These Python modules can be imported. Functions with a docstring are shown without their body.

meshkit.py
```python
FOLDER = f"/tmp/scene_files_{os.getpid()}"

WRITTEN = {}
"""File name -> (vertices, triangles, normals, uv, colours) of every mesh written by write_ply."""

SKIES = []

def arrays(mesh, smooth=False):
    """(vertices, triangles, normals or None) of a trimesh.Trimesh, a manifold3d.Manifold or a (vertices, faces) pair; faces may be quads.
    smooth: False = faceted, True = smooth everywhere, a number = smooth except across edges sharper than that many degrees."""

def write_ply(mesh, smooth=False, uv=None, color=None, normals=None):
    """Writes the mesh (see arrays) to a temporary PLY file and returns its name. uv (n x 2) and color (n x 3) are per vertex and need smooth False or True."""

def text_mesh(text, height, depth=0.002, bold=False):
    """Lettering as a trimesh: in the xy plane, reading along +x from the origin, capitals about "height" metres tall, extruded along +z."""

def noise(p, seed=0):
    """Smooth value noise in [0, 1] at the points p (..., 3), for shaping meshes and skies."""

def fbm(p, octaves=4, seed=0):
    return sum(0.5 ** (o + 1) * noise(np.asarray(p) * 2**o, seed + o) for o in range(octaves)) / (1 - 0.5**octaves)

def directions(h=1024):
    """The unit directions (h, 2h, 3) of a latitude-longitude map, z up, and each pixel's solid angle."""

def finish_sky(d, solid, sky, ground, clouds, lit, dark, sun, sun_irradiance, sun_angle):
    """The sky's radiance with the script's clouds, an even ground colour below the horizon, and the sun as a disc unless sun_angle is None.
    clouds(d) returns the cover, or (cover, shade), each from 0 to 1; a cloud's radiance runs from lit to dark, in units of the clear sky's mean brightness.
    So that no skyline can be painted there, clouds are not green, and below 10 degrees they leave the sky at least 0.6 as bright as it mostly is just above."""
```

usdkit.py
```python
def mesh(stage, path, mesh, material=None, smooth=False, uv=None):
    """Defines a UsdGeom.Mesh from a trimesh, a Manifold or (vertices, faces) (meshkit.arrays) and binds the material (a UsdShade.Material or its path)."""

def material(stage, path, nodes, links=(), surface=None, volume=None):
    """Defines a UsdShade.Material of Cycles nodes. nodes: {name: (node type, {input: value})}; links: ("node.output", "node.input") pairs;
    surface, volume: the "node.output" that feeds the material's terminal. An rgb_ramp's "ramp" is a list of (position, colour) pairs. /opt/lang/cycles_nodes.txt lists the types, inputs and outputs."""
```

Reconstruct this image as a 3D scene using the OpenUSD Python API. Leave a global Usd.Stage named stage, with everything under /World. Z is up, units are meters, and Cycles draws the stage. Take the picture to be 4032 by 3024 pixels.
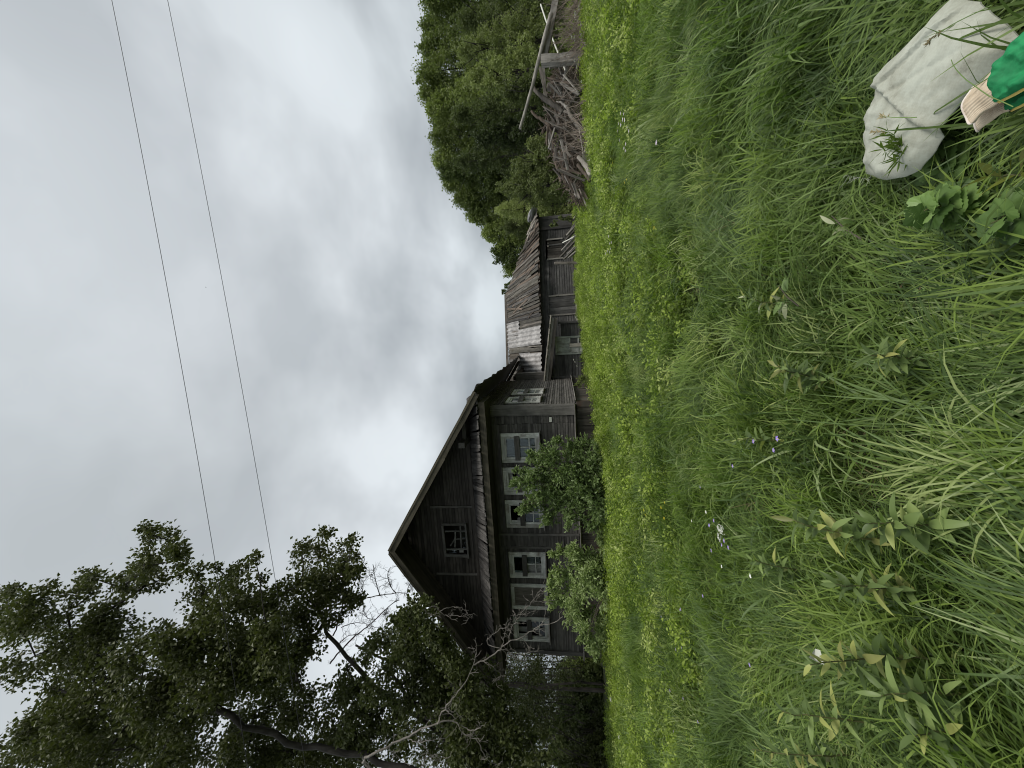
import math
import numpy as np
import trimesh
import usdkit
import meshkit
from pxr import Usd, UsdGeom, UsdLux, UsdShade, Gf, Sdf, Vt

stage = Usd.Stage.CreateInMemory()
UsdGeom.SetStageUpAxis(stage, 'Z')
UsdGeom.SetStageMetersPerUnit(stage, 1.0)
UsdGeom.Xform.Define(stage, '/World')
UsdGeom.Scope.Define(stage, '/World/Looks')

# ------------------------------------------------------------------ camera (a phone held sideways: its right edge points down)
EYE = np.array([0.0, 0.0, 1.25])
PITCH, ROLL, FPX = math.radians(7.5), math.radians(2.3), 1514.0
FW = np.array([0, math.cos(PITCH), math.sin(PITCH)])
_u = np.array([0, -math.sin(PITCH), math.cos(PITCH)])
RT = math.cos(ROLL) * np.array([1.0, 0, 0]) - math.sin(ROLL) * _u
UP = math.sin(ROLL) * np.array([1.0, 0, 0]) + math.cos(ROLL) * _u
cam = UsdGeom.Camera.Define(stage, '/World/camera')
cam.CreateHorizontalApertureAttr(36.0)
cam.CreateVerticalApertureAttr(27.0)
cam.CreateFocalLengthAttr(36.0 * FPX / 4032.0)
cam.CreateClippingRangeAttr(Gf.Vec2f(0.05, 5000))
cam.CreateExposureAttr(1.0)
_m = np.eye(4)
_m[0, :3], _m[1, :3], _m[2, :3], _m[3, :3] = -UP, RT, -FW, EYE
cam.AddTransformOp().Set(Gf.Matrix4d(*[float(x) for x in _m.ravel()]))

# ------------------------------------------------------------------ sky and the veiled sun
SUN_EL, SUN_AZ = math.radians(58), math.atan2(0.45, -0.35)
SKY_STRENGTH = 0.05
dome = UsdLux.DomeLight.Define(stage, '/World/sky')
dome.GetPrim().SetCustomDataByKey('kind', 'structure')
N = {
    'geo': ('texture_coordinate', {}),
    'sep': ('separate_xyz', {}),
    'zc': ('math', {'math_type': 'maximum', 'value2': 0.0}),
    'map1': ('mapping', {'scale': (1.3, 1.3, 1.7), 'location': (0.3, 0.4, 0.2)}),
    'n1': ('noise_texture', {'scale': 1.0, 'detail': 3.0, 'roughness': 0.42, 'distortion': 0.1}),
    'map2': ('mapping', {'scale': (2.2, 2.2, 3.6), 'location': (5.5, 2.1, 0.0)}),
    'n2': ('noise_texture', {'scale': 1.0, 'detail': 5.0, 'roughness': 0.46, 'distortion': 0.15}),
    'ramp1': ('rgb_ramp', {'ramp': [(0.0, (4.2, 4.5, 4.65)), (0.36, (5.1, 5.45, 5.65)), (0.48, (5.75, 6.15, 6.4)), (0.62, (6.7, 7.1, 7.4)), (1.0, (7.7, 8.2, 8.5))]}),
    'ramp2': ('rgb_ramp', {'ramp': [(0.0, (0.40, 0.42, 0.43)), (0.40, (0.62, 0.635, 0.645)), (0.51, (0.97, 0.97, 0.97)), (0.60, (1.30, 1.30, 1.29)), (1.0, (1.6, 1.6, 1.58))]}),
    'mfac': ('map_range', {'from_min': 0.22, 'from_max': 0.75, 'to_min': 1.0, 'to_max': 0.30, 'clamp': True}),
    'mul': ('mix_color', {'blend_type': 'multiply', 'fac': 1.0, 'use_clamp': False}),
    'grad': ('rgb_ramp', {'ramp': [(0.0, (0.80, 0.82, 0.83)), (0.12, (0.86, 0.88, 0.89)), (0.4, (0.97, 0.975, 0.98)), (0.75, (1.03, 1.03, 1.03)), (1.0, (1.25, 1.25, 1.25))]}),
    'mul2': ('mix_color', {'blend_type': 'multiply', 'fac': 1.0, 'use_clamp': False}),
    'sky': ('sky_texture', {'sky_type': 'single_scattering', 'sun_disc': False, 'sun_elevation': SUN_EL, 'sun_rotation': SUN_AZ, 'aerosol_density': 2.0}),
    'cov': ('mix_color', {'blend_type': 'mix', 'fac': 0.94, 'use_clamp': False}),
    'bg': ('background_shader', {'strength': SKY_STRENGTH}),
}
L = [('geo.generated', 'sep.vector'), ('sep.z', 'zc.value1'), ('geo.generated', 'map1.vector'), ('geo.generated', 'map2.vector'),
     ('map1.vector', 'n1.vector'), ('map2.vector', 'n2.vector'), ('n1.fac', 'ramp1.fac'), ('n2.fac', 'ramp2.fac'),
     ('sep.z', 'mfac.value'), ('mfac.result', 'mul.fac'), ('ramp1.color', 'mul.a'), ('ramp2.color', 'mul.b'), ('zc.value', 'grad.fac'), ('mul.result', 'mul2.a'), ('grad.color', 'mul2.b'),
     ('sky.color', 'cov.a'), ('mul2.result', 'cov.b'), ('cov.result', 'bg.color')]
skym = usdkit.material(stage, '/World/Looks/sky', N, L, surface='bg.background')
UsdShade.MaterialBindingAPI.Apply(dome.GetPrim()).Bind(skym)

sun = UsdLux.DistantLight.Define(stage, '/World/sun')
sun.CreateIntensityAttr(0.4)
sun.CreateAngleAttr(25.0)
sun.CreateColorAttr(Gf.Vec3f(1.0, 0.96, 0.9))
sun.GetPrim().CreateAttribute('inputs:normalize', Sdf.ValueTypeNames.Bool).Set(True)
_sd = np.array([math.sin(SUN_AZ) * math.cos(SUN_EL), math.cos(SUN_AZ) * math.cos(SUN_EL), math.sin(SUN_EL)])
_x = np.cross([0, 0, 1.0], _sd); _x /= np.linalg.norm(_x); _y = np.cross(_sd, _x)
_m = np.eye(4); _m[0, :3], _m[1, :3], _m[2, :3] = _x, _y, _sd
sun.AddTransformOp().Set(Gf.Matrix4d(*[float(x) for x in _m.ravel()]))

# ------------------------------------------------------------------ helpers
RNG = np.random.default_rng(7)
_count = {}


def path_for(parent, name):
    base = (str(parent.GetPath()) if parent is not None else '/World') + '/' + name
    n = _count.get(base, -1) + 1
    _count[base] = n
    return base if n == 0 else f'{base}_{n:03d}'


def tag(p, label=None, cat=None, group=None, kind=None):
    p = p.GetPrim() if hasattr(p, 'GetPrim') else p
    for k, v in (('label', label), ('category', cat), ('group', group), ('kind', kind)):
        if v:
            p.SetCustomDataByKey(k, v)
    return p


def set_matrix(x, m):
    UsdGeom.Xformable(x).AddTransformOp().Set(Gf.Matrix4d(*[float(v) for v in np.asarray(m, float).T.ravel()]))


def frame(loc=(0, 0, 0), rz=0.0):
    c, s = math.cos(rz), math.sin(rz)
    m = np.eye(4)
    m[:3, :3] = [[c, -s, 0], [s, c, 0], [0, 0, 1]]
    m[:3, 3] = loc
    return m


def thing(name, label, cat, loc=(0, 0, 0), rz=0.0, group=None):
    x = UsdGeom.Xform.Define(stage, path_for(None, name))
    set_matrix(x, frame(loc, rz))
    tag(x, label, cat, group)
    return x


def mesh(name, geo, mat, parent=None, smooth=False, matrix=None):
    m = usdkit.mesh(stage, path_for(parent, name), geo, M[mat], smooth)
    if matrix is not None:
        set_matrix(m, matrix)
    return m


def copy_of(src, loc, rz=0.0, scale=1.0, label=None):
    p = src.GetPrim()
    was = p.GetCustomData()
    base = p.GetName()
    x = UsdGeom.Xform.Define(stage, path_for(None, base))
    x.GetPrim().GetReferences().AddInternalReference(p.GetPath())
    x.GetPrim().SetInstanceable(True)
    m = frame(loc, rz)
    m[:3, :3] *= scale
    UsdGeom.Xformable(x).GetOrderedXformOps()[0].Set(Gf.Matrix4d(*[float(v) for v in m.T.ravel()]))
    tag(x, label or was.get('label'), was.get('category'), was.get('group'))
    return x


def unit(v):
    v = np.asarray(v, float)
    return v / np.linalg.norm(v)


def plank(name, a, b, w, t, mat, parent=None, up=(0, 0, 1), rough=0.004, seg=1, taper=1.0, rng=RNG):
    """A sawn board from a to b, w wide along up, t thick; its own x axis runs along the grain."""
    a, b = np.asarray(a, float), np.asarray(b, float)
    ln = np.linalg.norm(b - a)
    ax = (b - a) / ln
    az = np.asarray(up, float) - np.dot(up, ax) * ax
    az = unit(az)
    ay = np.cross(az, ax)
    xs = np.linspace(-ln / 2, ln / 2, seg + 1)
    v, f = [], []
    for i, x in enumerate(xs):
        k = 1 + (taper - 1) * i / seg
        bow = rng.normal(0, rough, 2) if 0 < i < seg else (0, 0)
        for sy, sz in ((-1, -1), (1, -1), (1, 1), (-1, 1)):
            v.append((x + rng.normal(0, rough * (2.0 if i in (0, seg) else 0)), sy * t / 2 + bow[0] + rng.normal(0, rough * 0.25), sz * w * k / 2 + bow[1] + rng.normal(0, rough * 0.6)))
    for i in range(seg):
        o = 4 * i
        for k in range(4):
            k2 = (k + 1) % 4
            f += [(o + k, o + 4 + k, o + 4 + k2), (o + k, o + 4 + k2, o + k2)]
    f += [(0, 1, 2), (0, 2, 3)]
    o = 4 * seg
    f += [(o, o + 2, o + 1), (o, o + 3, o + 2)]
    m = np.eye(4)
    m[:3, 0], m[:3, 1], m[:3, 2], m[:3, 3] = ax, ay, az, (a + b) / 2
    vv, ff = np.array(v), np.array(f)[:, ::-1]
    tm = trimesh.Trimesh(vv, ff, process=False)
    if tm.volume < 0:
        ff = ff[:, ::-1]
    return mesh(name, (vv, ff), mat, parent, matrix=m)


def box(name, lo, hi, mat, parent=None):
    lo, hi = np.asarray(lo, float), np.asarray(hi, float)
    b = trimesh.creation.box(hi - lo)
    m = np.eye(4)
    m[:3, 3] = (lo + hi) / 2
    return mesh(name, b, mat, parent, matrix=m)


def tube_geo(pts, rad, sides=7, cap=True, bump=0.0, seed=0):
    p = np.asarray(pts, float)
    r = np.broadcast_to(np.asarray(rad, float), (len(p),)).copy()
    t = np.gradient(p, axis=0)
    t /= np.linalg.norm(t, axis=1, keepdims=True) + 1e-12
    a = np.zeros_like(t)
    ref = np.array([0.31, 0.87, 0.4]) if abs(t[0] @ unit([0.31, 0.87, 0.4])) < 0.9 else np.array([1.0, 0, 0])
    for i in range(len(p)):
        v = ref - (ref @ t[i]) * t[i]
        a[i] = ref = v / (np.linalg.norm(v) + 1e-12)
    b = np.cross(t, a)
    ang = np.arange(sides) * 2 * np.pi / sides
    rr = r[:, None] * np.ones(sides)[None]
    if bump:
        g = np.random.default_rng(seed)
        rr = rr * (1 + g.normal(0, bump, rr.shape))
    v = p[:, None] + rr[..., None] * (np.cos(ang)[None, :, None] * a[:, None] + np.sin(ang)[None, :, None] * b[:, None])
    i, j = np.meshgrid(np.arange(len(p) - 1), np.arange(sides), indexing='ij')
    q = np.stack([i * sides + j, i * sides + (j + 1) % sides, (i + 1) * sides + (j + 1) % sides, (i + 1) * sides + j], -1).reshape(-1, 4)
    v = v.reshape(-1, 3)
    f = np.vstack([q[:, [0, 1, 2]], q[:, [0, 2, 3]]])
    if cap:
        n = len(v)
        v = np.vstack([v, p[0], p[-1]])
        last = (len(p) - 1) * sides
        k = np.arange(sides)
        f = np.vstack([f, np.stack([np.full(sides, n), (k + 1) % sides, k], 1), np.stack([np.full(sides, n + 1), last + k, last + (k + 1) % sides], 1)])
    return v, f


def join(parts):
    vs, fs, n = [], [], 0
    for v, f in parts:
        vs.append(v); fs.append(np.asarray(f) + n); n += len(v)
    return np.vstack(vs), np.vstack(fs)


def smooth_path(pts, n=10, wob=0.0, rng=RNG):
    from scipy.interpolate import CubicSpline
    p = np.asarray(pts, float)
    if len(p) == 2:
        p = np.vstack([p[0], (p[0] + p[1]) / 2, p[1]])
    s = np.r_[0, np.cumsum(np.linalg.norm(np.diff(p, axis=0), axis=1))]
    q = CubicSpline(s, p)(np.linspace(0, s[-1], n))
    if wob:
        q[1:-1] += rng.normal(0, wob, q[1:-1].shape)
    return q


def at(px, py, depth):
    """The point `depth` metres away (along +y) that stands at this place of the 4032 x 3024 photograph."""
    d = FPX * FW + (1512 - py) * RT - (px - 2016) * UP
    return EYE + d * (depth / d[1])


def ground_at(px, py, z=0.0):
    d = FPX * FW + (1512 - py) * RT - (px - 2016) * UP
    return EYE + d * ((z - EYE[2]) / d[2])


# ------------------------------------------------------------------ materials
M = {}


def wood(name, dark, light, grain=(1.2, 34, 34), rough=0.85, bump=0.35, stain=None, vary=0.45, moss=None):
    """Weathered timber: streaks along the piece's own x axis, tone differing from piece to piece."""
    n = {
        'tc': ('texture_coordinate', {}), 'oi': ('object_info', {}),
        'off': ('math', {'math_type': 'multiply', 'value2': 61.0}),
        'cmb': ('combine_xyz', {}),
        'add': ('vector_math', {'math_type': 'add'}),
        'map': ('mapping', {'scale': grain}),
        'n': ('noise_texture', {'scale': 1.0, 'detail': 6.0, 'roughness': 0.65, 'distortion': 0.2}),
        'ramp': ('rgb_ramp', {'ramp': [(0.25, dark), (0.75, light)]}),
        'n2': ('noise_texture', {'scale': 2.3, 'detail': 4.0, 'roughness': 0.6}),
        'r2': ('rgb_ramp', {'ramp': [(0.3, (0.55, 0.55, 0.55)), (0.7, (1.3, 1.3, 1.3))]}),
        'mu': ('mix_color', {'blend_type': 'multiply', 'fac': 0.8, 'use_clamp': False}),
        'vr': ('map_range', {'from_min': 0.0, 'from_max': 1.0, 'to_min': 1.0 - vary, 'to_max': 1.0 + vary}),
        'vs': ('vector_math', {'math_type': 'scale'}),
        'bump': ('bump', {'strength': bump, 'distance': 0.01}),
        'p': ('principled_bsdf', {'roughness': rough, 'specular_ior_level': 0.25}),
    }
    l = [('oi.random', 'off.value1'), ('off.value', 'cmb.x'), ('off.value', 'cmb.y'), ('tc.object', 'add.vector1'), ('cmb.vector', 'add.vector2'),
         ('add.vector', 'map.vector'), ('map.vector', 'n.vector'), ('n.fac', 'ramp.fac'), ('add.vector', 'n2.vector'), ('n2.fac', 'r2.fac'),
         ('ramp.color', 'mu.a'), ('r2.color', 'mu.b'), ('oi.random', 'vr.value'), ('mu.result', 'vs.vector1'), ('vr.result', 'vs.scale'),
         ('n.fac', 'bump.height'), ('bump.normal', 'p.normal')]
    last = 'vs.vector'
    if stain:
        n['n3'] = ('noise_texture', {'scale': 1.1, 'detail': 5.0, 'roughness': 0.7})
        n['r3'] = ('rgb_ramp', {'ramp': [(0.52, (0, 0, 0)), (0.66, (1, 1, 1))]})
        n['mx'] = ('mix_color', {'blend_type': 'mix', 'b': stain, 'use_clamp': False})
        l += [('add.vector', 'n3.vector'), ('n3.fac', 'r3.fac'), ('r3.color', 'mx.fac'), (last, 'mx.a')]
        last = 'mx.result'
    l.append((last, 'p.base_color'))
    M[name] = usdkit.material(stage, '/World/Looks/' + name, n, l, surface='p.BSDF')


def foliage(name, c1, c2, c3=None, trans=0.35, rough=0.55, vary_obj=0.25, spec=0.3, tint=(1.1, 1.25, 0.7), rare=0.93):
    """Leaves or blades: every one has its own tone (random per island), light passes through."""
    stops = [(0.0, c1), (0.5, tuple((np.array(c1) + np.array(c2)) / 2)), (rare - 0.03, c2)] + ([(rare, c3), (1.0, c3)] if c3 else [(1.0, c2)])
    n = {
        'geo': ('geometry', {}), 'oi': ('object_info', {}),
        'mixr': ('math', {'math_type': 'add'}), 'fr': ('math', {'math_type': 'fraction'}),
        'ramp': ('rgb_ramp', {'ramp': stops}),
        'vr': ('map_range', {'from_min': 0.0, 'from_max': 1.0, 'to_min': 1.0 - vary_obj, 'to_max': 1.0 + vary_obj}),
        'vs': ('vector_math', {'math_type': 'scale'}),
        'tt': ('vector_math', {'math_type': 'multiply', 'vector2': tint}),
        'p': ('principled_bsdf', {'roughness': rough, 'specular_ior_level': spec}),
        't': ('translucent_bsdf', {}),
        'm': ('mix_closure', {'fac': trans}),
    }
    l = [('geo.random_per_island', 'mixr.value1'), ('oi.random', 'mixr.value2'), ('mixr.value', 'fr.value1'), ('fr.value', 'ramp.fac'), ('oi.random', 'vr.value'), ('ramp.color', 'vs.vector1'), ('vr.result', 'vs.scale'),
         ('vs.vector', 'p.base_color'), ('vs.vector', 'tt.vector1'), ('tt.vector', 't.color'), ('p.BSDF', 'm.closure1'), ('t.BSDF', 'm.closure2')]
    M[name] = usdkit.material(stage, '/World/Looks/' + name, n, l, surface='m.closure')


def plain(name, c1, c2, scale=8.0, rough=0.8, bump=0.2, spec=0.3, detail=5.0, stretch=(1, 1, 1), dist=0.01):
    n = {'tc': ('texture_coordinate', {}), 'map': ('mapping', {'scale': stretch}),
         'n': ('noise_texture', {'scale': scale, 'detail': detail, 'roughness': 0.62}),
         'ramp': ('rgb_ramp', {'ramp': [(0.3, c1), (0.7, c2)]}),
         'bump': ('bump', {'strength': bump, 'distance': dist}),
         'p': ('principled_bsdf', {'roughness': rough, 'specular_ior_level': spec})}
    l = [('tc.object', 'map.vector'), ('map.vector', 'n.vector'), ('n.fac', 'ramp.fac'), ('ramp.color', 'p.base_color'), ('n.fac', 'bump.height'), ('bump.normal', 'p.normal')]
    M[name] = usdkit.material(stage, '/World/Looks/' + name, n, l, surface='p.BSDF')


wood('wall_wood', (0.036, 0.033, 0.029), (0.135, 0.128, 0.118), stain=(0.085, 0.08, 0.072), vary=0.4)
wood('gable_wood', (0.024, 0.021, 0.018), (0.085, 0.077, 0.069), vary=0.4)
wood('corner_wood', (0.05, 0.047, 0.043), (0.17, 0.163, 0.15), vary=0.25)
wood('skirt_wood', (0.03, 0.026, 0.022), (0.11, 0.1, 0.085), stain=(0.07, 0.038, 0.026), vary=0.4)
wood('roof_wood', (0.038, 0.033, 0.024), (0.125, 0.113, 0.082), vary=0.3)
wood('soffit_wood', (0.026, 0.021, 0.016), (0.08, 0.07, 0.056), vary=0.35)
wood('old_plank', (0.042, 0.038, 0.032), (0.17, 0.158, 0.138), vary=0.5, grain=(1.5, 22, 22))
wood('shed_roof_wood', (0.028, 0.026, 0.022), (0.128, 0.121, 0.104), stain=(0.05, 0.045, 0.028), vary=0.5, grain=(1.2, 16, 16))
wood('shed_wood', (0.027, 0.026, 0.026), (0.115, 0.112, 0.109), vary=0.4)
wood('pale_wood', (0.2, 0.18, 0.155), (0.52, 0.48, 0.42), vary=0.35)
wood('grey_timber', (0.11, 0.102, 0.092), (0.36, 0.34, 0.31), vary=0.3, grain=(1.6, 20, 20), bump=0.6)
wood('dark_timber', (0.05, 0.044, 0.038), (0.19, 0.172, 0.15), vary=0.35, grain=(1.6, 20, 20), bump=0.6)
wood('rot_wood', (0.026, 0.02, 0.016), (0.15, 0.118, 0.092), vary=0.6, grain=(2, 26, 26), bump=0.7)
wood('window_paint', (0.34, 0.345, 0.32), (0.7, 0.705, 0.665), vary=0.2, grain=(2.5, 40, 40), stain=(0.24, 0.22, 0.19))
wood('door_paint', (0.24, 0.26, 0.23), (0.46, 0.49, 0.45), vary=0.15, grain=(2.5, 30, 30), stain=(0.17, 0.16, 0.14))
wood('trunk_bark', (0.025, 0.022, 0.019), (0.085, 0.078, 0.068), vary=0.25, grain=(9, 9, 2.5), bump=0.8)
wood('dead_bark', (0.085, 0.076, 0.066), (0.27, 0.25, 0.225), vary=0.25, grain=(10, 10, 10), bump=0.8)
wood('twig', (0.05, 0.04, 0.032), (0.15, 0.125, 0.10), vary=0.3, grain=(8, 8, 8))
wood('brush_twig', (0.10, 0.08, 0.066), (0.34, 0.28, 0.235), vary=0.3, grain=(4, 4, 4))
wood('loft_paint', (0.07, 0.07, 0.064), (0.20, 0.198, 0.185), vary=0.25, grain=(2.5, 40, 40))
wood('pent_wood', (0.022, 0.021, 0.02), (0.115, 0.109, 0.102), vary=0.55, grain=(1.5, 24, 24), bump=0.6)
plain('slate', (0.17, 0.165, 0.16), (0.42, 0.41, 0.40), scale=3, rough=0.9, bump=0.4)
plain('felt', (0.26, 0.255, 0.26), (0.42, 0.42, 0.43), scale=6, rough=0.8, bump=0.5)
plain('roof_felt', (0.02, 0.019, 0.018), (0.07, 0.065, 0.055), scale=5, rough=0.9, bump=0.6)
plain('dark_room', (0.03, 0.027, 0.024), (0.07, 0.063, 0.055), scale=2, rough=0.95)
plain('curtain', (0.20, 0.20, 0.195), (0.42, 0.42, 0.40), scale=3, rough=0.9, stretch=(3, 3, 0.6))
plain('paper_white', (0.50, 0.51, 0.45), (0.66, 0.67, 0.60), scale=6, rough=0.8)
plain('cable', (0.03, 0.03, 0.035), (0.05, 0.05, 0.055), scale=6, rough=0.6)
plain('ground', (0.018, 0.026, 0.008), (0.05, 0.062, 0.02), scale=3.0, rough=1.0, bump=0.6)
plain('petal_violet', (0.24, 0.17, 0.50), (0.36, 0.28, 0.64), scale=20, rough=0.6)
plain('petal_white', (0.62, 0.64, 0.56), (0.78, 0.78, 0.72), scale=20, rough=0.6)
plain('petal_yellow', (0.62, 0.50, 0.03), (0.75, 0.62, 0.05), scale=20, rough=0.6)
plain('petal_lilac', (0.50, 0.42, 0.52), (0.70, 0.62, 0.72), scale=20, rough=0.6)
plain('glove_cuff', (0.36, 0.285, 0.20), (0.60, 0.51, 0.385), scale=24, rough=0.95, bump=0.6, dist=0.003)
plain('glove_rim', (0.52, 0.45, 0.39), (0.68, 0.62, 0.56), scale=40, rough=0.95, bump=0.6, dist=0.003)
plain('glove_green', (0.003, 0.095, 0.032), (0.012, 0.235, 0.080), scale=30, rough=0.75, bump=0.7, spec=0.35, dist=0.003)
plain('glove_yellow', (0.60, 0.44, 0.10), (0.72, 0.56, 0.18), scale=30, rough=0.9, dist=0.003)

foliage('leaf_big_tree', (0.028, 0.034, 0.011), (0.075, 0.086, 0.028), trans=0.22, rough=0.5)
foliage('leaf_dark_tree', (0.028, 0.036, 0.012), (0.075, 0.09, 0.028), trans=0.22, rough=0.5)
foliage('leaf_forest', (0.085, 0.12, 0.036), (0.175, 0.215, 0.066), trans=0.3)
foliage('leaf_forest_dark', (0.06, 0.084, 0.032), (0.13, 0.16, 0.06), trans=0.3)
foliage('leaf_willow', (0.14, 0.175, 0.065), (0.265, 0.305, 0.12), trans=0.3)
foliage('leaf_shrub', (0.12, 0.175, 0.062), (0.295, 0.37, 0.15), trans=0.3, rough=0.42, vary_obj=0.04, c3=(0.44, 0.52, 0.15))
foliage('grass_green', (0.065, 0.115, 0.024), (0.155, 0.225, 0.055), c3=(0.24, 0.29, 0.11), trans=0.4, rough=0.5)
foliage('grass_grey', (0.07, 0.12, 0.036), (0.155, 0.225, 0.075), c3=(0.25, 0.3, 0.14), trans=0.35, rough=0.5)
foliage('grass_bright', (0.105, 0.165, 0.028), (0.2, 0.28, 0.058), c3=(0.26, 0.31, 0.1), trans=0.42, rough=0.5)
foliage('herb', (0.14, 0.205, 0.03), (0.285, 0.365, 0.07), c3=(0.33, 0.38, 0.13), trans=0.42, rough=0.5)
foliage('straw', (0.16, 0.13, 0.07), (0.30, 0.25, 0.14), trans=0.2, rough=0.8)
foliage('leaf_sallow', (0.1, 0.155, 0.048), (0.22, 0.29, 0.1), c3=(0.3, 0.32, 0.1), trans=0.38, rough=0.42, vary_obj=0.3, rare=0.86)
foliage('leaf_pale', (0.26, 0.29, 0.16), (0.4, 0.42, 0.27), trans=0.3, rough=0.6)
foliage('leaf_currant', (0.075, 0.14, 0.036), (0.165, 0.255, 0.078), trans=0.38, rough=0.42, vary_obj=0.3)
foliage('stem_green', (0.09, 0.10, 0.04), (0.15, 0.15, 0.06), trans=0.1)
foliage('leaf_ochre', (0.19, 0.21, 0.06), (0.29, 0.29, 0.1), trans=0.35, rough=0.45)

# woven sack cloth: fine weave and grey dirt
M['sack'] = usdkit.material(stage, '/World/Looks/sack', {
    'tc': ('texture_coordinate', {}),
    'n': ('noise_texture', {'scale': 6.0, 'detail': 10.0, 'roughness': 0.78}),
    'r': ('rgb_ramp', {'ramp': [(0.30, (0.13, 0.128, 0.098)), (0.42, (0.28, 0.287, 0.235)), (0.56, (0.365, 0.383, 0.325)), (0.75, (0.42, 0.445, 0.38))]}),
    'map': ('mapping', {'rotation': (0, 0, 0.75)}),
    'w': ('wave_texture', {'scale': 45.0, 'bands_direction': 'x', 'distortion': 0.6, 'detail': 1.0}),
    'w2': ('wave_texture', {'scale': 45.0, 'bands_direction': 'y', 'distortion': 0.6, 'detail': 1.0}),
    'a': ('math', {'math_type': 'add'}),
    'wr': ('map_range', {'from_min': 0.0, 'from_max': 2.0, 'to_min': 0.975, 'to_max': 1.02}),
    's': ('vector_math', {'math_type': 'scale'}),
    'b': ('bump', {'strength': 0.05, 'distance': 0.001}),
    'p': ('principled_bsdf', {'roughness': 0.7, 'specular_ior_level': 0.3}),
}, [('tc.object', 'n.vector'), ('n.fac', 'r.fac'), ('tc.object', 'map.vector'), ('map.vector', 'w.vector'), ('map.vector', 'w2.vector'), ('w.fac', 'a.value1'), ('w2.fac', 'a.value2'),
    ('a.value', 'wr.value'), ('r.color', 's.vector1'), ('wr.result', 's.scale'), ('s.vector', 'p.base_color'), ('a.value', 'b.height'), ('b.normal', 'p.normal')], surface='p.BSDF')
M['pane'] = usdkit.material(stage, '/World/Looks/pane', {
    't': ('transparent_bsdf', {'color': (0.8, 0.84, 0.84)}), 'g': ('glossy_bsdf', {'roughness': 0.04, 'color': (0.8, 0.85, 0.88)}),
    'f': ('fresnel', {'IOR': 1.6}), 'm': ('mix_closure', {})},
    [('f.fac', 'm.fac'), ('t.BSDF', 'm.closure1'), ('g.BSDF', 'm.closure2')], surface='m.closure')

# ------------------------------------------------------------------ ground
def ground_height(x, y):
    p = np.stack([np.asarray(x) * 0.35, np.asarray(y) * 0.35, np.zeros_like(np.asarray(x, float))], -1)
    return (meshkit.noise(p, 3) - 0.5) * 0.10


gx = np.unique(np.r_[np.linspace(-400, -40, 25), np.linspace(-40, 40, 161), np.linspace(40, 400, 25)])
gy = np.unique(np.r_[np.linspace(-60, -5, 12), np.linspace(-5, 45, 101), np.linspace(45, 600, 30)])
X, Y = np.meshgrid(gx, gy)
Z = ground_height(X, Y)
nn = len(gx)
ii, jj = np.meshgrid(np.arange(len(gy) - 1), np.arange(nn - 1), indexing='ij')
q = np.stack([ii * nn + jj, ii * nn + jj + 1, (ii + 1) * nn + jj + 1, (ii + 1) * nn + jj], -1).reshape(-1, 4)
g = mesh('ground', (np.stack([X.ravel(), Y.ravel(), Z.ravel()], 1), q), 'ground', smooth=True)
tag(g, 'dark soil of the meadow under the grass', 'ground', kind='structure')
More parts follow.
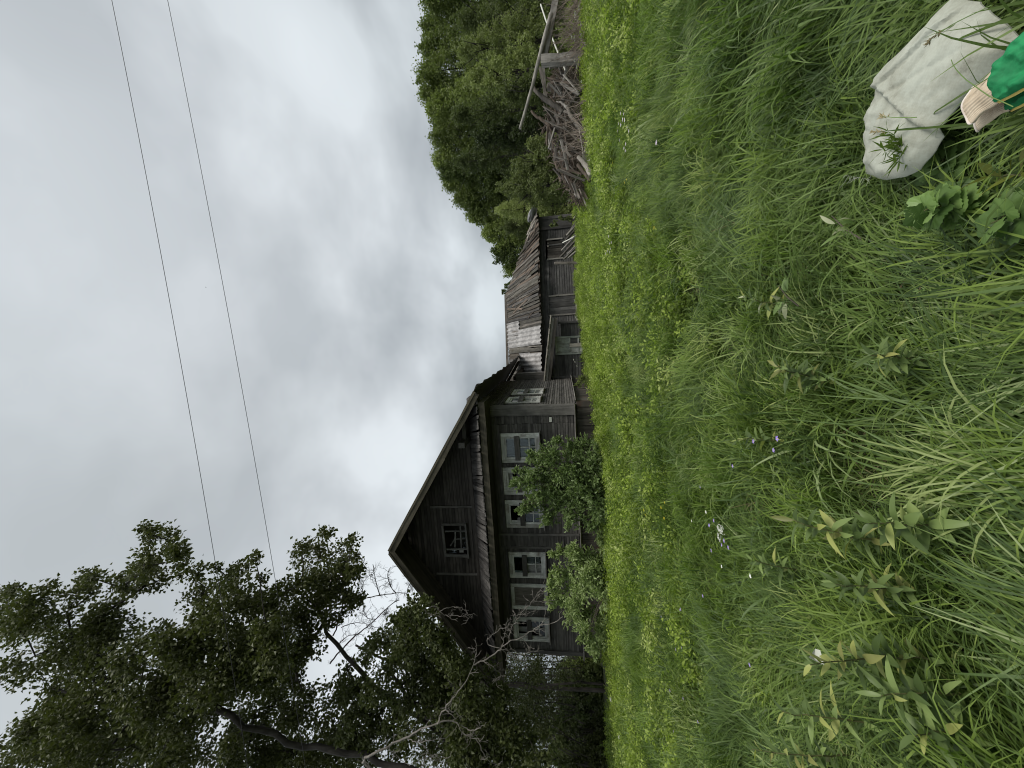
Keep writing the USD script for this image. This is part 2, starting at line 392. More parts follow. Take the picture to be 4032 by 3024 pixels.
# ------------------------------------------------------------------ the old house with the gable towards the meadow
HRZ = math.radians(-8.2)
HLOC = np.array([-0.80, 12.5, 0.0])           # its front right corner on the ground: x along the front (to the right), y back, z up
house = thing('wooden_house', 'large dark weathered plank house with steep gable and six front windows, behind leafy bushes', 'house', HLOC, HRZ)
hr = np.random.default_rng(21)
WIN = [(-1.83, -0.83), (-2.95, -2.00), (-4.14, -3.16), (-6.01, -5.05), (-7.21, -6.25), (-8.47, -7.53)]
WZ0, WZ1, WALL0, WALLT = 2.08, 3.36, 0.88, 3.66
ROW = 0.0868


def hplank(name, x0, x1, z, w, mat='wall_wood', y=0.0, t=0.022):
    """One lapped board of a wall that faces -y: its lower edge stands out."""
    plank(name, (x0 + hr.normal(0, .003), y - t / 2 + hr.normal(0, .002), z), (x1 + hr.normal(0, .003), y - t / 2 + hr.normal(0, .002), z + hr.normal(0, .006 if hr.random() < .15 else .002)), w * hr.uniform(.93, 1.03), t, mat, house,
          up=(0, hr.normal(0.16, 0.09), 1), rough=0.003, rng=hr)


rows = int((WALLT - WALL0) / ROW)
side_rows = int((4.32 - WALL0) / ROW)
for k in range(rows):
    z = WALL0 + ROW * (k + 0.5)
    hplank('wall_board', -0.52, -0.27, z, ROW * 1.12)                                     # narrow strip beside the corner
    hplank('wall_board', -4.84, -4.44, z + .02, ROW * 1.12, y=-0.03)                       # strip between the two groups of windows
    if WZ0 - .03 < z < WZ1 + .02:
        cuts = [-8.86] + [c for w in reversed(WIN) for c in (w[0] + .06, w[1] - .06)] + [-0.53]
        cuts.sort()
        for a, b in zip(cuts[0::2], cuts[1::2]):
            if a < -4.84 and b > -4.44:
                hplank('wall_board', a, -4.85, z, ROW * 1.12); hplank('wall_board', -4.43, b, z, ROW * 1.12)
            else:
                hplank('wall_board', a, b, z, ROW * 1.12)
    else:
        hplank('wall_board', -8.86, -4.85, z, ROW * 1.12)
        hplank('wall_board', -4.43, -0.53, z, ROW * 1.12)
for x in (-4.40, -4.88):
    plank('batten', (x, -.05, WALL0 + .02), (x, -.05, WALLT), .07, .03, 'corner_wood', house, up=(1, 0, 0), rng=hr)
# corner boxes of broad upright boards
for nm, x0, x1, y0, y1 in (('corner_board', -0.26, 0.06, -0.07, -0.035), ('corner_board', 0.025, 0.06, -0.034, 0.24), ('corner_board', -8.97, -8.84, -0.07, -0.035)):
    cx, cy = (x0 + x1) / 2, (y0 + y1) / 2
    up = (1, 0, 0) if x1 - x0 > y1 - y0 else (0, 1, 0)
    plank(nm, (cx, cy, WALL0 - .02), (cx + .02, cy, WALLT), max(x1 - x0, y1 - y0), min(x1 - x0, y1 - y0), 'corner_wood', house, up=up, seg=4, rough=.004, rng=hr)
# drip board and upright skirting boards round the foot
for a, b in ((-9.0, -6.2), (-6.19, -3.1), (-3.09, 0.12)):
    plank('drip_board', (a, -.13, .87 + hr.normal(0, .012)), (b, -.13, .87 + hr.normal(0, .012)), .03, .20, 'grey_timber', house, up=(0, .25, 1), seg=5, rough=.006, rng=hr)
x = -8.98
while x < 0.08:
    w = hr.uniform(.16, .25)
    plank('skirting_board', (x + w / 2, -.10 + hr.normal(0, .004), -.05), (x + w / 2, -.09 + hr.normal(0, .004), .84 + hr.normal(0, .008)), w - .008, .025, 'skirt_wood', house, up=(1, hr.normal(0, .02), 0), seg=3, rough=.003, rng=hr)
    x += w


def window(x0, x1, z0, z1, y=-0.03, kind=0, depth_dir=1.0, parent=house, face='front', cross=True):
    """Old painted window: casing, a small square pane above, two or three below, a dark board nailed across. Built in a local frame facing -y."""
    w = UsdGeom.Xform.Define(stage, path_for(parent, 'window'))
    m = np.eye(4)
    if face == 'side':                          # faces +x: local x runs towards -y of the house
        m[:3, 0], m[:3, 1], m[:3, 2] = (0, 1, 0), (-1, 0, 0), (0, 0, 1)
        m[:3, 3] = (0.03, 0, 0)
    else:
        m[:3, 3] = (0, 0, 0)
    set_matrix(w, m)
    W, H = x1 - x0, z1 - z0
    cw = .115
    P = lambda n, a, b, wd, t, mat='window_paint', up=(0, 0, 1), seg=3: plank(n, a, b, wd, t, mat, w, up=up, seg=seg, rough=.003, rng=hr)
    # casing proud of the wall
    P('casing', (x0 + cw / 2, y - .03, z0), (x0 + cw / 2, y - .03, z1), cw, .035, up=(1, 0, 0))
    P('casing', (x1 - cw / 2, y - .03, z0), (x1 - cw / 2, y - .03, z1), cw, .035, up=(1, 0, 0))
    P('casing', (x0 + cw, y - .028, z1 - cw / 2), (x1 - cw, y - .028, z1 - cw / 2), cw, .035)
    P('casing', (x0 + cw, y - .028, z0 + cw * .4), (x1 - cw, y - .028, z0 + cw * .4), cw * .8, .035)
    P('sill', (x0 - .05, y - .07, z0 - .015), (x1 + .05, y - .07, z0 - .02), .03, .12, 'grey_timber')
    P('cornice', (x0 - .04, y - .055, z1 + .012), (x1 + .04, y - .055, z1 + .012), .025, .10, 'corner_wood')
    a0, a1, b0, b1 = x0 + cw, x1 - cw, z0 + cw * .8, z1 - cw
    if kind == 'boarded':
        P('shutter_board', (x0 + W / 2, y - .005, b0), (x0 + W / 2, y - .005, b1), a1 - a0, .02, 'dark_timber', up=(1, 0, 0), seg=4)
        return w
    fr = .06
    P('sash', (a0 + fr / 2, y, b0), (a0 + fr / 2, y, b1), fr, .05, up=(1, 0, 0))
    P('sash', (a1 - fr / 2, y, b0), (a1 - fr / 2, y, b1), fr, .05, up=(1, 0, 0))
    P('sash', (a0 + fr, y, b1 - fr / 2), (a1 - fr, y, b1 - fr / 2), fr, .05)
    P('sash', (a0 + fr, y, b0 + fr / 2), (a1 - fr, y, b0 + fr / 2), fr, .05)
    zt = b0 + (b1 - b0) * .56
    P('glazing_bar', (a0 + fr, y, zt), (a1 - fr, y, zt), .055, .045)
    xm, zm = (a0 + a1) / 2 + .02, b0 + (zt - b0) * .42
    P('glazing_bar', (xm, y, b0 + fr), (xm, y, zt - .03), .03, .04, up=(1, 0, 0))
    P('glazing_bar', (a0 + fr, y + .004, zm), (a1 - fr, y + .004, zm), .025, .036)
    # an inner casement frame round the upper light
    P('casement', (a0 + fr + .03, y + .035, zt + .05), (a0 + fr + .03, y + .035, b1 - fr), .05, .025, up=(1, 0, 0))
    P('casement', (a1 - fr - .03, y + .035, zt + .05), (a1 - fr - .03, y + .035, b1 - fr), .05, .025, up=(1, 0, 0))
    panes = [(a0 + fr, a1 - fr, zt + .03, b1 - fr), (a0 + fr, xm - .015, zm, zt - .03), (xm + .015, a1 - fr, zm, zt - .03), (a0 + fr, xm - .015, b0 + fr, zm - .015), (xm + .015, a1 - fr, b0 + fr, zm - .015)]
    missing = {0: (), 1: (0,), 2: (0, 2), 3: (1, 3), 4: (0, 1)}.get(kind, ())
    for i, (p0, p1, q0, q1) in enumerate(panes):
        if i not in missing:
            mesh('pane', trimesh.creation.box((p1 - p0, .004, q1 - q0)), 'pane', w, matrix=frame(((p0 + p1) / 2, y + .01, (q0 + q1) / 2)))
    # cloth hung behind the glass
    def cloth(c0, c1, d0, d1, yy=.09, sag=0.0):
        n = 13
        xs = np.linspace(c0, c1, n)
        fold = .012 * np.sin(xs * 55 + c0 * 9) + .006 * np.sin(xs * 131)
        v = np.array([(xx, y + yy + f_, zz) for zz, k in ((d0, 1), (d1, 0)) for xx, f_ in zip(xs, fold)])
        v[:n, 2] += sag * (xs - c0) / (c1 - c0)
        f = [(i, i + 1, n + i + 1, n + i) for i in range(n - 1)]
        mesh('curtain', (v, f), 'curtain', w, smooth=True)
    if kind == 0:
        cloth(a0 + .02, a1 - .12, b0, zt - .0, .10); cloth(a0 + .3, a1 - .0, zt, b1, .10); cloth(a0 - .02, a0 + .3, zt, b1, .14)
    elif kind == 1:
        cloth(a0, a1, zt + .10, b1, .10, sag=.25); cloth(a0, a0 + .25, b0, zt, .08)
    elif kind == 2:
        cloth(a0 + .02, a0 + .16, zt, zt + .22, .12); cloth(a0 + .25, a1 - .1, b0, zm, .12)
    elif kind == 3:
        cloth(a0, a1, b0 + .05, zt + .02, .10, sag=.1)
    elif kind == 4:
        cloth(a0 + .1, a0 + .3, b0, b1, .15)
    if cross:
        zc = zt + hr.uniform(.0, .05)
        P('nailed_board', (x0 + cw * .75, y - .065, zc), (x1 - cw * .75, y - .065, zc + hr.normal(0, .015)), .17, .03, 'wall_wood', seg=3)
    return w


for i, ((x0, x1), kind) in enumerate(zip(WIN, (0, 1, 2, 3, 'boarded', 4))):
    window(x0, x1, WZ0 + (-.0, .0, -.01, 0, 0, -.01)[i], WZ1 - .012 * i * .5, kind=kind)
# right-hand side wall
for k in range(side_rows):
    z = WALL0 + ROW * (k + .5)
    low = z < 1.98
    spans = [(0.25, 6.68)] if not (WZ0 - .05 < z < 3.27) else [(0.25, 0.62), (1.66, 2.32), (3.44, 6.68)]
    for a, b in spans:
        plank('side_wall_board', ((.045 if low else 0.011), a, z), ((.045 if low else .011), b, z), ROW * 1.12, .022, 'wall_wood', house, up=(-.2, hr.normal(0, .002), 1), rough=.002, rng=hr)
window(.60, 1.68, WZ0 - .04, 3.26, y=0.0, kind=3, face='side')
window(2.30, 3.46, WZ0 - .06, 3.26, y=0.0, kind=0, face='side')
plank('drip_board', (.12, -.05, .85), (.12, 6.7, .82), .03, .20, 'grey_timber', house, up=(-.25, 0, 1), seg=6, rough=.006, rng=hr)
y = 0.0
while y < 6.7:
    w = hr.uniform(.18, .27)
    plank('side_skirting_board', (.09, y + w / 2, -.05), (.085, y + w / 2, .81), w - .008, .025, 'skirt_wood', house, up=(0, 1, 0), seg=2, rough=.003, rng=hr)
    y += w
# boxed wall end beside the porch
for x0 in (0.10, 0.26):
    plank('wall_end_board', (x0, 6.70, .6), (x0, 6.70, 3.55), .155, .03, 'corner_wood', house, up=(1, 0, 0), seg=4, rough=.004, rng=hr)
plank('wall_end_board', (.35, 6.86, .6), (.35, 6.86, 3.55), .28, .03, 'corner_wood', house, up=(0, 1, 0), seg=3, rng=hr)
# left, rear and inner walls of the shell
box('left_wall', (-8.9, .02, -.05), (-8.8, 6.7, 4.2), 'gable_wood', house)
box('upper_wall', (-8.85, .03, 3.71), (-.02, .06, 4.42), 'gable_wood', house)
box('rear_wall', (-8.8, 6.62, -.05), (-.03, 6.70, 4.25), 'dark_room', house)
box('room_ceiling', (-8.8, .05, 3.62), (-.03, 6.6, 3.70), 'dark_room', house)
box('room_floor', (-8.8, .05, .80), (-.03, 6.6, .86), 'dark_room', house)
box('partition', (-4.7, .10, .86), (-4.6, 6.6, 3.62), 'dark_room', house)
# pent roof across the front: fascia, soffit and slanting old planks
FY, FZ = -0.98, 3.86
XL, XR = -9.30, 0.42
plank('fascia', (XL, FY, 3.72), (-4.6, FY, 3.72), .20, .03, 'roof_wood', house, seg=6, rough=.006, rng=hr)
plank('fascia', (-4.59, FY - .003, 3.715), (XR, FY, 3.73), .19, .03, 'roof_wood', house, seg=6, rough=.006, rng=hr)
for k in range(8):
    yy = FY + .07 + k * .118
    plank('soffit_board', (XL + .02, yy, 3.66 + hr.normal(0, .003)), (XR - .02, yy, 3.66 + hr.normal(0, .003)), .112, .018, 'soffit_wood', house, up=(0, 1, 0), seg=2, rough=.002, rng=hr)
plank('fascia', (XR, FY + .016, 3.72), (XR, 0, 3.72), .19, .03, 'roof_wood', house, rng=hr)
plank('pent_end', (XR - .06, FY + .03, 3.86), (XR - .06, 0, 4.2), .30, .025, 'roof_wood', house, rng=hr)
x = XL
while x < XR:
    w = hr.uniform(.07, .125)
    sk = hr.normal(.24, .05)
    o = hr.uniform(0, .05)
    c = hr.uniform(0, .02)
    plank('pent_plank', (x + w / 2 + sk, FY - .05 - o, FZ - .03 + c), (x + w / 2 - .10, -.02, 4.40 + c), w, .03, 'pent_wood', house, up=(1, 0, 0), seg=3, rough=.007, rng=hr)
    x += w * .93
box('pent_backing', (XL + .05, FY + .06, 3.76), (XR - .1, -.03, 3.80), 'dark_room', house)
# gable wall of narrow boards between battens, with the loft window
PKX, PKZ, EVZ, EVL, EVR = -4.50, 7.16, 3.92, -9.45, 0.68
slopeR, slopeL = (PKZ - EVZ) / (EVR - PKX), (PKZ - EVZ) / (PKX - EVL)
rise = .112
k = 0
while True:
    z = 4.37 + rise * (k + .5)
    k += 1
    if z > 7.0:
        break
    xl, xr = PKX - (PKZ - .02 - z) / slopeL, PKX + (PKZ - .02 - z) / slopeR
    xl, xr = max(xl, -8.9), min(xr, 0.0)
    cuts = [xl] + [c for c in (-5.95, -3.41) if xl < c < xr] + [xr]
    for a, b in zip(cuts[:-1], cuts[1:]):
        if a < -5.2 < b or (a < -4.1 < b):
            pass
        if 4.80 < z < 5.60 and a < -5.22 and b > -4.07 or (4.80 < z < 5.60 and a <= -5.22 and b >= -4.07):
            for a2, b2 in ((a, -5.20), (-4.09, b)):
                if b2 - a2 > .03:
                    plank('gable_board', (a2, .0, z), (b2, .0, z), rise * 1.1, .022, 'gable_wood', house, up=(0, .18, 1), rough=.002, rng=hr)
        else:
            plank('gable_board', (a, .0, z), (b, .0, z), rise * 1.1, .022, 'gable_wood', house, up=(0, .18, 1), rough=.002, rng=hr)
for x, zt in ((-3.41, 6.02), (-5.95, 6.02)):
    plank('batten', (x, -.035, 4.42), (x - .01, -.035, zt), .075, .03, 'corner_wood', house, up=(1, 0, 0), seg=3, rough=.004, rng=hr)
plank('gable_rail', (-8.9, -.04, 4.46), (0.0, -.04, 4.47), .10, .035, 'gable_wood', house, seg=6, rng=hr)
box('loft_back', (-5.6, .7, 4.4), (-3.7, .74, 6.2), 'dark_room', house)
# loft window: loose sash with crooked bars
lw = UsdGeom.Xform.Define(stage, path_for(house, 'loft_window'))
for nm, a, b, wd, t, up, mt in (
        ('frame', (-5.25, -.04, 4.78), (-5.23, -.04, 5.64), .10, .05, (1, 0, 0), 'loft_paint'), ('frame', (-4.05, -.04, 4.80), (-4.06, -.04, 5.64), .09, .05, (1, 0, 0), 'corner_wood'),
        ('frame', (-5.2, -.04, 5.61), (-4.1, -.04, 5.63), .075, .05, (0, 0, 1), 'corner_wood'), ('sill', (-5.3, -.06, 4.77), (-4.0, -.06, 4.79), .06, .11, (0, 0, 1), 'loft_paint'),
        ('bar', (-5.0, -.01, 4.84), (-5.02, -.01, 5.58), .05, .04, (1, 0, 0), 'loft_paint'), ('bar', (-4.32, -.01, 4.84), (-4.34, -.01, 5.58), .05, .04, (1, 0, 0), 'loft_paint'),
        ('bar', (-5.0, .0, 5.03), (-4.1, .01, 5.0), .04, .035, (0, 0, 1), 'loft_paint'), ('bar', (-4.95, .01, 5.26), (-4.3, .01, 5.19), .045, .035, (0, 0, 1), 'loft_paint'),
        ('bar', (-4.66, .02, 5.26), (-4.62, .02, 4.86), .035, .03, (1, 0, 0), 'loft_paint'), ('bar', (-4.9, .02, 5.42), (-4.55, .03, 5.2), .035, .03, (0, 0, 1), 'loft_paint')):
    plank(nm, a, b, wd, t, mt, lw, up=up, seg=2, rough=.004, rng=hr)
for a, b, c, d in ((-4.97, -4.68, 4.87, 5.0), (-4.6, -4.37, 4.87, 5.0), (-5.18, -5.06, 5.2, 5.5)):
    mesh('pane', trimesh.creation.box((b - a, .004, d - c)), 'pane', lw, matrix=frame(((a + b) / 2, .03, (c + d) / 2)))
mesh('paper', trimesh.creation.box((.12, .006, .16)), 'curtain', lw, matrix=frame((-5.12, .06, 5.05)))
# stub of a purlin box under the right end of the rake, a nailed paper plate, a knot hole
plank('purlin_stub', (-.95, -.9, 4.47), (-.95, -.06, 4.47), .2, .16, 'corner_wood', house, rng=hr)
plank('purlin_stub', (-.95, -.45, 4.47), (-.3, -.45, 4.47), .12, .10, 'corner_wood', house, rng=hr)
mesh('number_plate', trimesh.creation.box((.16, .006, .085)), 'paper_white', house, matrix=frame((-.40, -.045, 1.69)))
# main roof: two slopes, wavy covering, soffit boards under the overhang, barge boards
OV, BACK = -1.02, 11.4


def roof_slope(side):
    ex, ez = (EVR, EVZ) if side > 0 else (EVL, EVZ)
    n = 46
    ys = np.linspace(OV - .05, BACK, 90)
    d = np.array([ex - PKX, 0, ez - PKZ])
    ln = np.linalg.norm(d)
    nrm = unit(np.cross(d, (0, 1, 0))) if side < 0 else unit(np.cross((0, 1, 0), d))
    if nrm[2] < 0:
        nrm = -nrm
    us = np.linspace(-.0, 1.045, n)
    top, bot = [], []
    for i, yy in enumerate(ys):
        for j, uu in enumerate(us):
            w = .016 * math.sin(yy * 2 * math.pi / .17) + .02 * (meshkit.noise(np.array([yy * 1.1, uu * 5, side * 3.0]), 4) - .5) + (.025 * (j == n - 1) * math.sin(yy * 5))
            sag = -.10 * math.sin(min(max((yy + 1) / 12.4, 0), 1) * math.pi) * uu
            top.append(np.array([PKX, yy, PKZ]) + d * uu + nrm * (.075 + w) + np.array([0, 0, sag]))
            bot.append(np.array([PKX, yy, PKZ]) + d * uu + nrm * (.045) + np.array([0, 0, sag]))
    v = np.array(top + bot)
    m_, N_ = len(ys), len(ys) * n
    ii, jj = np.meshgrid(np.arange(m_ - 1), np.arange(n - 1), indexing='ij')
    qa = np.stack([ii * n + jj, (ii + 1) * n + jj, (ii + 1) * n + jj + 1, ii * n + jj + 1], -1).reshape(-1, 4)
    qb = qa[:, ::-1] + N_
    edge = [i * n + n - 1 for i in range(m_)]
    e1 = [(edge[i], edge[i + 1], edge[i + 1] + N_, edge[i] + N_) for i in range(m_ - 1)]
    e2 = [(j, j + 1, j + 1 + N_, j + N_) for j in range(n - 1)]
    e3 = [((m_ - 1) * n + j, (m_ - 1) * n + j + 1, (m_ - 1) * n + j + 1 + N_, (m_ - 1) * n + j + N_) for j in range(n - 1)]
    q_ = np.vstack([qa, qb, e1, e2, e3])
    if side < 0:
        q_ = q_[:, ::-1]
    mesh('roof_covering', (v, q_), 'roof_felt', house)
    # soffit: boards that run down the slope under the front overhang, then back along the eaves
    for k in range(9):
        yy = OV + .06 + k * .118
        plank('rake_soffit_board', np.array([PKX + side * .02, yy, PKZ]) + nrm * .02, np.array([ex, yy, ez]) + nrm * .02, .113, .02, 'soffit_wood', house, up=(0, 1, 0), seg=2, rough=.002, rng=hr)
    for k in range(9):
        c = np.array([ex, 0, ez]) - d / ln * (.06 + k * .125) + nrm * .02
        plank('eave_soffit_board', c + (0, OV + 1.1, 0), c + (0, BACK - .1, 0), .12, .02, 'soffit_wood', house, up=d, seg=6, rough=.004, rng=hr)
    sheath_d0, sheath_d1 = np.array([PKX, 0, PKZ]), np.array([ex, 0, ez]) - d / ln * 1.15
    c = (sheath_d0 + sheath_d1) / 2
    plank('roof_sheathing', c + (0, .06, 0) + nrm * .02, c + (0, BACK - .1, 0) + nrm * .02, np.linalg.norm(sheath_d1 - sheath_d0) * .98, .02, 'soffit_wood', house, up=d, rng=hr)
    a, b = np.array([PKX, OV - .03, PKZ - .06]), np.array([ex, OV - .03, ez - .06]) + d / ln * .06
    mid = a + (b - a) * .62
    plank('barge_board', a + (side * .0, 0, 0), mid, .20, .032, 'roof_wood', house, seg=5, rough=.005, rng=hr)
    plank('barge_board', mid - (0, .005, 0), b - (0, .005, .0), .19, .032, 'roof_wood', house, seg=5, rough=.005, rng=hr)
    plank('barge_board', a + nrm * .09 - (0, .03, 0), b + nrm * .09 - (0, .03, 0), .07, .03, 'roof_wood', house, seg=7, rough=.007, rng=hr)


roof_slope(1)
roof_slope(-1)
for yy in (10.6, 11.2):
    plank('rafter', (PKX, yy, PKZ - .1), (EVR - .1, yy, EVZ - .08), .14, .08, 'soffit_wood', house, rng=hr)
plank('eave_beam', (0.1, 6.9, 3.62), (0.1, 11.2, 3.62), .2, .18, 'soffit_wood', house, rng=hr)

# ------------------------------------------------------------------ the low porch against the side wall
porch = thing('porch', 'low lean-to porch of grey boards with a pale boarded-up door against the house side', 'porch', HLOC, HRZ)
pr = np.random.default_rng(5)
PY = 6.45
k = 0
z = 0.02
while z < 2.1:
    h_ = pr.uniform(.13, .18)
    top = lambda x_: 2.02 - .155 * x_
    for a, b in ((.12, 1.22), (2.06, 2.72)):
        if z + h_ / 2 < top(b) - .28 or (z + h_ / 2 < top(a) - .3 and a < 1):
            bb = min(b, (2.02 - .3 - z - h_ / 2 + .02) / .155)
            if bb - a > .1:
                plank('wall_board', (a, PY, z + h_ / 2), (bb, PY, z + h_ / 2 + pr.normal(0, .004)), h_ * 1.02, .022, 'shed_wood', porch, up=(0, .12, 1), seg=2, rough=.003, rng=pr)
    if z > 1.52:
        bb = min(2.06, (2.02 - .3 - z - h_ / 2 + .02) / .155)
        if bb - 1.22 > .1:
            plank('wall_board', (1.22, PY, z + h_ / 2), (bb, PY, z + h_ / 2), h_ * 1.02, .022, 'shed_wood', porch, up=(0, .12, 1), rng=pr)
    z += h_
for x_ in (.12, 2.74):
    plank('corner_post', (x_, PY - .03, -.05), (x_, PY - .03, 2.02 - .155 * x_ - .25), .10, .09, 'shed_wood', porch, up=(1, 0, 0), seg=3, rng=pr)
k = 0
yy = PY + .05
while yy < 9.2:
    w = pr.uniform(.16, .22)
    plank('side_board', (2.74, yy + w / 2, -.05), (2.74, yy + w / 2, 1.35), w - .006, .022, 'shed_wood', porch, up=(0, 1, 0), rng=pr)
    yy += w
door = UsdGeom.Xform.Define(stage, path_for(porch, 'door'))
dp = lambda n, a, b, w, t, mt='door_paint', up=(1, 0, 0), seg=3: plank(n, a, b, w, t, mt, door, up=up, seg=seg, rough=.003, rng=pr)
dp('frame', (1.25, PY - .035, 0), (1.25, PY - .035, 1.52), .085, .05)
dp('frame', (2.04, PY - .035, 0), (2.04, PY - .035, 1.52), .085, .05)
dp('frame', (1.29, PY - .035, 1.49), (2.0, PY - .035, 1.49), .07, .05, up=(0, 0, 1))
xx = 1.295
while xx < 1.98:
    dp('panel_board', (xx + .057, PY, .86), (xx + .057, PY, 1.46), .112, .022)
    xx += .115
dp('rail', (1.29, PY - .02, .84), (2.0, PY - .02, .84), .06, .03, up=(0, 0, 1))
dp('lower_panel', (1.46, PY + .012, .02), (1.46, PY + .012, .80), .30, .02, 'window_paint')
dp('lower_panel', (1.86, PY + .012, .02), (1.86, PY + .012, .80), .28, .02, 'shed_wood')
dp('rail', (1.29, PY - .012, .45), (2.0, PY - .012, .42), .07, .028, 'window_paint', up=(0, 0, 1))
dp('nailed_board', (1.66, PY - .06, .0), (1.64, PY - .06, .84), .17, .03, 'pale_wood')
for i, off in enumerate((0, .145)):
    plank('roof_fascia', (-.02, PY - .42, 2.04 - off), (2.95, PY - .42, 1.60 - off), .15, .035, 'grey_timber' if i == 0 else 'dark_timber', porch, seg=6, rough=.008, rng=pr)
x_ = -.05
while x_ < 2.95:
    w = pr.uniform(.15, .24)
    z_ = 2.13 - .149 * (x_ + w / 2)
    plank('roof_board', (x_ + w / 2, PY - .46 - pr.uniform(0, .08), z_), (x_ + w / 2, 9.3, z_ + .04), w * 1.03, .03, 'grey_timber', porch, up=(1, 0, -.149), seg=3, rough=.006, rng=pr)
    x_ += w
plank('roof_edge', (-.02, PY - .50, 2.135), (3.1, PY - .50, 1.67), .05, .04, 'pale_wood', porch, seg=7, rough=.009, rng=pr)

# ------------------------------------------------------------------ the long shed behind
SRZ = math.atan2(.24, .97)
SLOC = np.array([.6, 22.0, 0.0])
shed = thing('timber_shed', 'long low grey timber shed with a sagging plank roof and patch of corrugated sheets', 'shed', SLOC, SRZ)
sr = np.random.default_rng(9)
z = .32
while z < 2.55:
    h_ = sr.uniform(.125, .165)
    for a, b in ((-3.2, 3.40), (4.64, 7.15), (8.5, 9.95)):
        if 1.86 < z or z + h_ / 2 < .34:
            continue
        plank('wall_board', (a, 0, z + h_ / 2), (b, 0, z + h_ / 2 + sr.normal(0, .006)), h_ * 1.03, .025, 'shed_wood', shed, up=(0, .14, 1), seg=2, rough=.004, rng=sr)
    if z >= 1.86:
        plank('wall_board', (-3.2, 0, z + h_ / 2), (4.5, 0, z + h_ / 2), h_ * 1.03, .025, 'shed_wood', shed, up=(0, .14, 1), seg=2, rough=.004, rng=sr)
        plank('wall_board', (4.51, 0, z + h_ / 2), (9.95, 0, z + h_ / 2), h_ * 1.03, .025, 'shed_wood', shed, up=(0, .14, 1), seg=2, rough=.004, rng=sr)
    elif z < .98:
        plank('wall_board', (7.15, 0, z + h_ / 2), (8.5, 0, z + h_ / 2), h_ * 1.03, .025, 'shed_wood', shed, up=(0, .14, 1), rng=sr)
    z += h_
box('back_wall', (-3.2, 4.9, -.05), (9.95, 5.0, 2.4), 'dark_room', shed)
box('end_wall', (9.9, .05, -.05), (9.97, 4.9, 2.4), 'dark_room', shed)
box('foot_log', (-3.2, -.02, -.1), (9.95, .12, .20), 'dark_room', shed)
plank('sill_beam', (4.7, -.10, .22), (8.9, -.10, .16), .12, .16, 'grey_timber', shed, seg=5, rough=.008, rng=sr)
plank('sill_beam', (-3.2, -.08, .25), (4.69, -.10, .27), .10, .14, 'grey_timber', shed, seg=5, rough=.008, rng=sr)
for x_, w in ((9.28, .16), (10.05, .20)):
    plank('corner_post', (x_, -.06, .1), (x_ - .02, -.06, 2.4), w, .08, 'shed_wood', shed, up=(1, 0, 0), seg=4, rough=.006, rng=sr)
plank('corner_post', (9.66, -.045, .3), (9.64, -.045, 2.4), .55, .03, 'shed_wood', shed, up=(1, 0, 0), seg=4, rough=.006, rng=sr)
sdoor = UsdGeom.Xform.Define(stage, path_for(shed, 'door'))
for i in range(5):
    x_ = 3.53 + i * .225
    plank('door_board', (x_ + .08, -.03, .34), (x_ + .06, -.03 + sr.normal(0, .006), 1.86), .215, .03, 'shed_wood', sdoor, up=(1, 0, 0), seg=3, rough=.005, rng=sr)
for x_ in (3.42, 4.66):
    plank('frame', (x_ + .03, -.05, .3), (x_, -.05, 1.88), .09, .06, 'grey_timber', sdoor, up=(1, 0, 0), seg=3, rough=.004, rng=sr)
plank('frame', (3.4, -.05, 1.90), (4.7, -.05, 1.91), .08, .06, 'shed_wood', sdoor, rng=sr)
sw = UsdGeom.Xform.Define(stage, path_for(shed, 'boarded_opening'))
for i in range(5):
    x_ = 7.28 + i * .245
    plank('shutter_board', (x_, -.02, .95), (x_ + sr.normal(0, .01), -.02, 1.84), .225, .03, 'gable_wood', sw, up=(1, 0, 0), seg=2, rough=.005, rng=sr)
for x_, mt in ((7.14, 'grey_timber'), (8.5, 'grey_timber'), (8.1, 'shed_wood')):
    plank('frame', (x_, -.05, .9), (x_ - .01, -.05, 1.88), .08, .05, mt, sw, up=(1, 0, 0), rng=sr)
for x_ in (8.02, 8.22):
    mesh('yellow_mark', trimesh.creation.icosphere(1, .05), 'pale_wood', sw, matrix=frame((x_, -.07, 1.80)))
# roof: eaves line straight, ridge sinking to the right; planks fan from upright to slanting
def ridge(x_):
    x_ = min(x_, 6.36)
    return np.array([x_, 2.6, np.interp(x_, [-3.5, 1.4, 6.36], [4.55, 4.62, 4.82])])


def plank_top(x_):
    """Upper end of the plank that starts at x_ on the eaves: on the ridge, or cut by the slanting right-hand edge of the roof."""
    off = np.interp(x_, [3.0, 6.0, 10.3], [.95, .35, -1.2])
    u = min(1.0, max(.02, (10.35 - x_) / (3.99 + off)))
    r_ = ridge(min(x_ + off, 6.36))
    return np.array([x_ + off * u, -.5 + 3.1 * u, 2.38 + (r_[2] - 2.38) * u])


x_ = -3.3
while x_ < 10.35:
    w = sr.uniform(.08, .19)
    top = plank_top(x_)
    low = np.array([x_ - .02 + sr.normal(0, .012), -.44 - sr.uniform(0, .22), 2.36 + sr.normal(0, .03) - .04 * math.sin(x_ * .9)])
    lift = sr.choice([0, .02, .05, .09], p=[.4, .3, .2, .1]) if x_ > 3.3 else sr.uniform(0, .02)
    broken = x_ > 5.6 and sr.random() < .26
    a = low + (0, 0, lift)
    if broken:
        a = low + (top - low) * sr.uniform(.1, .35)
    if not (2.3 < x_ < 3.2 and False):
        plank('roof_plank', a, top + (0, 0, lift), w * 1.05, .025, sr.choice(['shed_roof_wood', 'shed_roof_wood', 'old_plank', 'dark_timber', 'pent_wood', 'soffit_wood'] + (['rot_wood', 'rot_wood'] if x_ > 5.4 else [])), shed, up=(1, 0, 0), seg=4, rough=.014, taper=.94, rng=sr)
    x_ += w
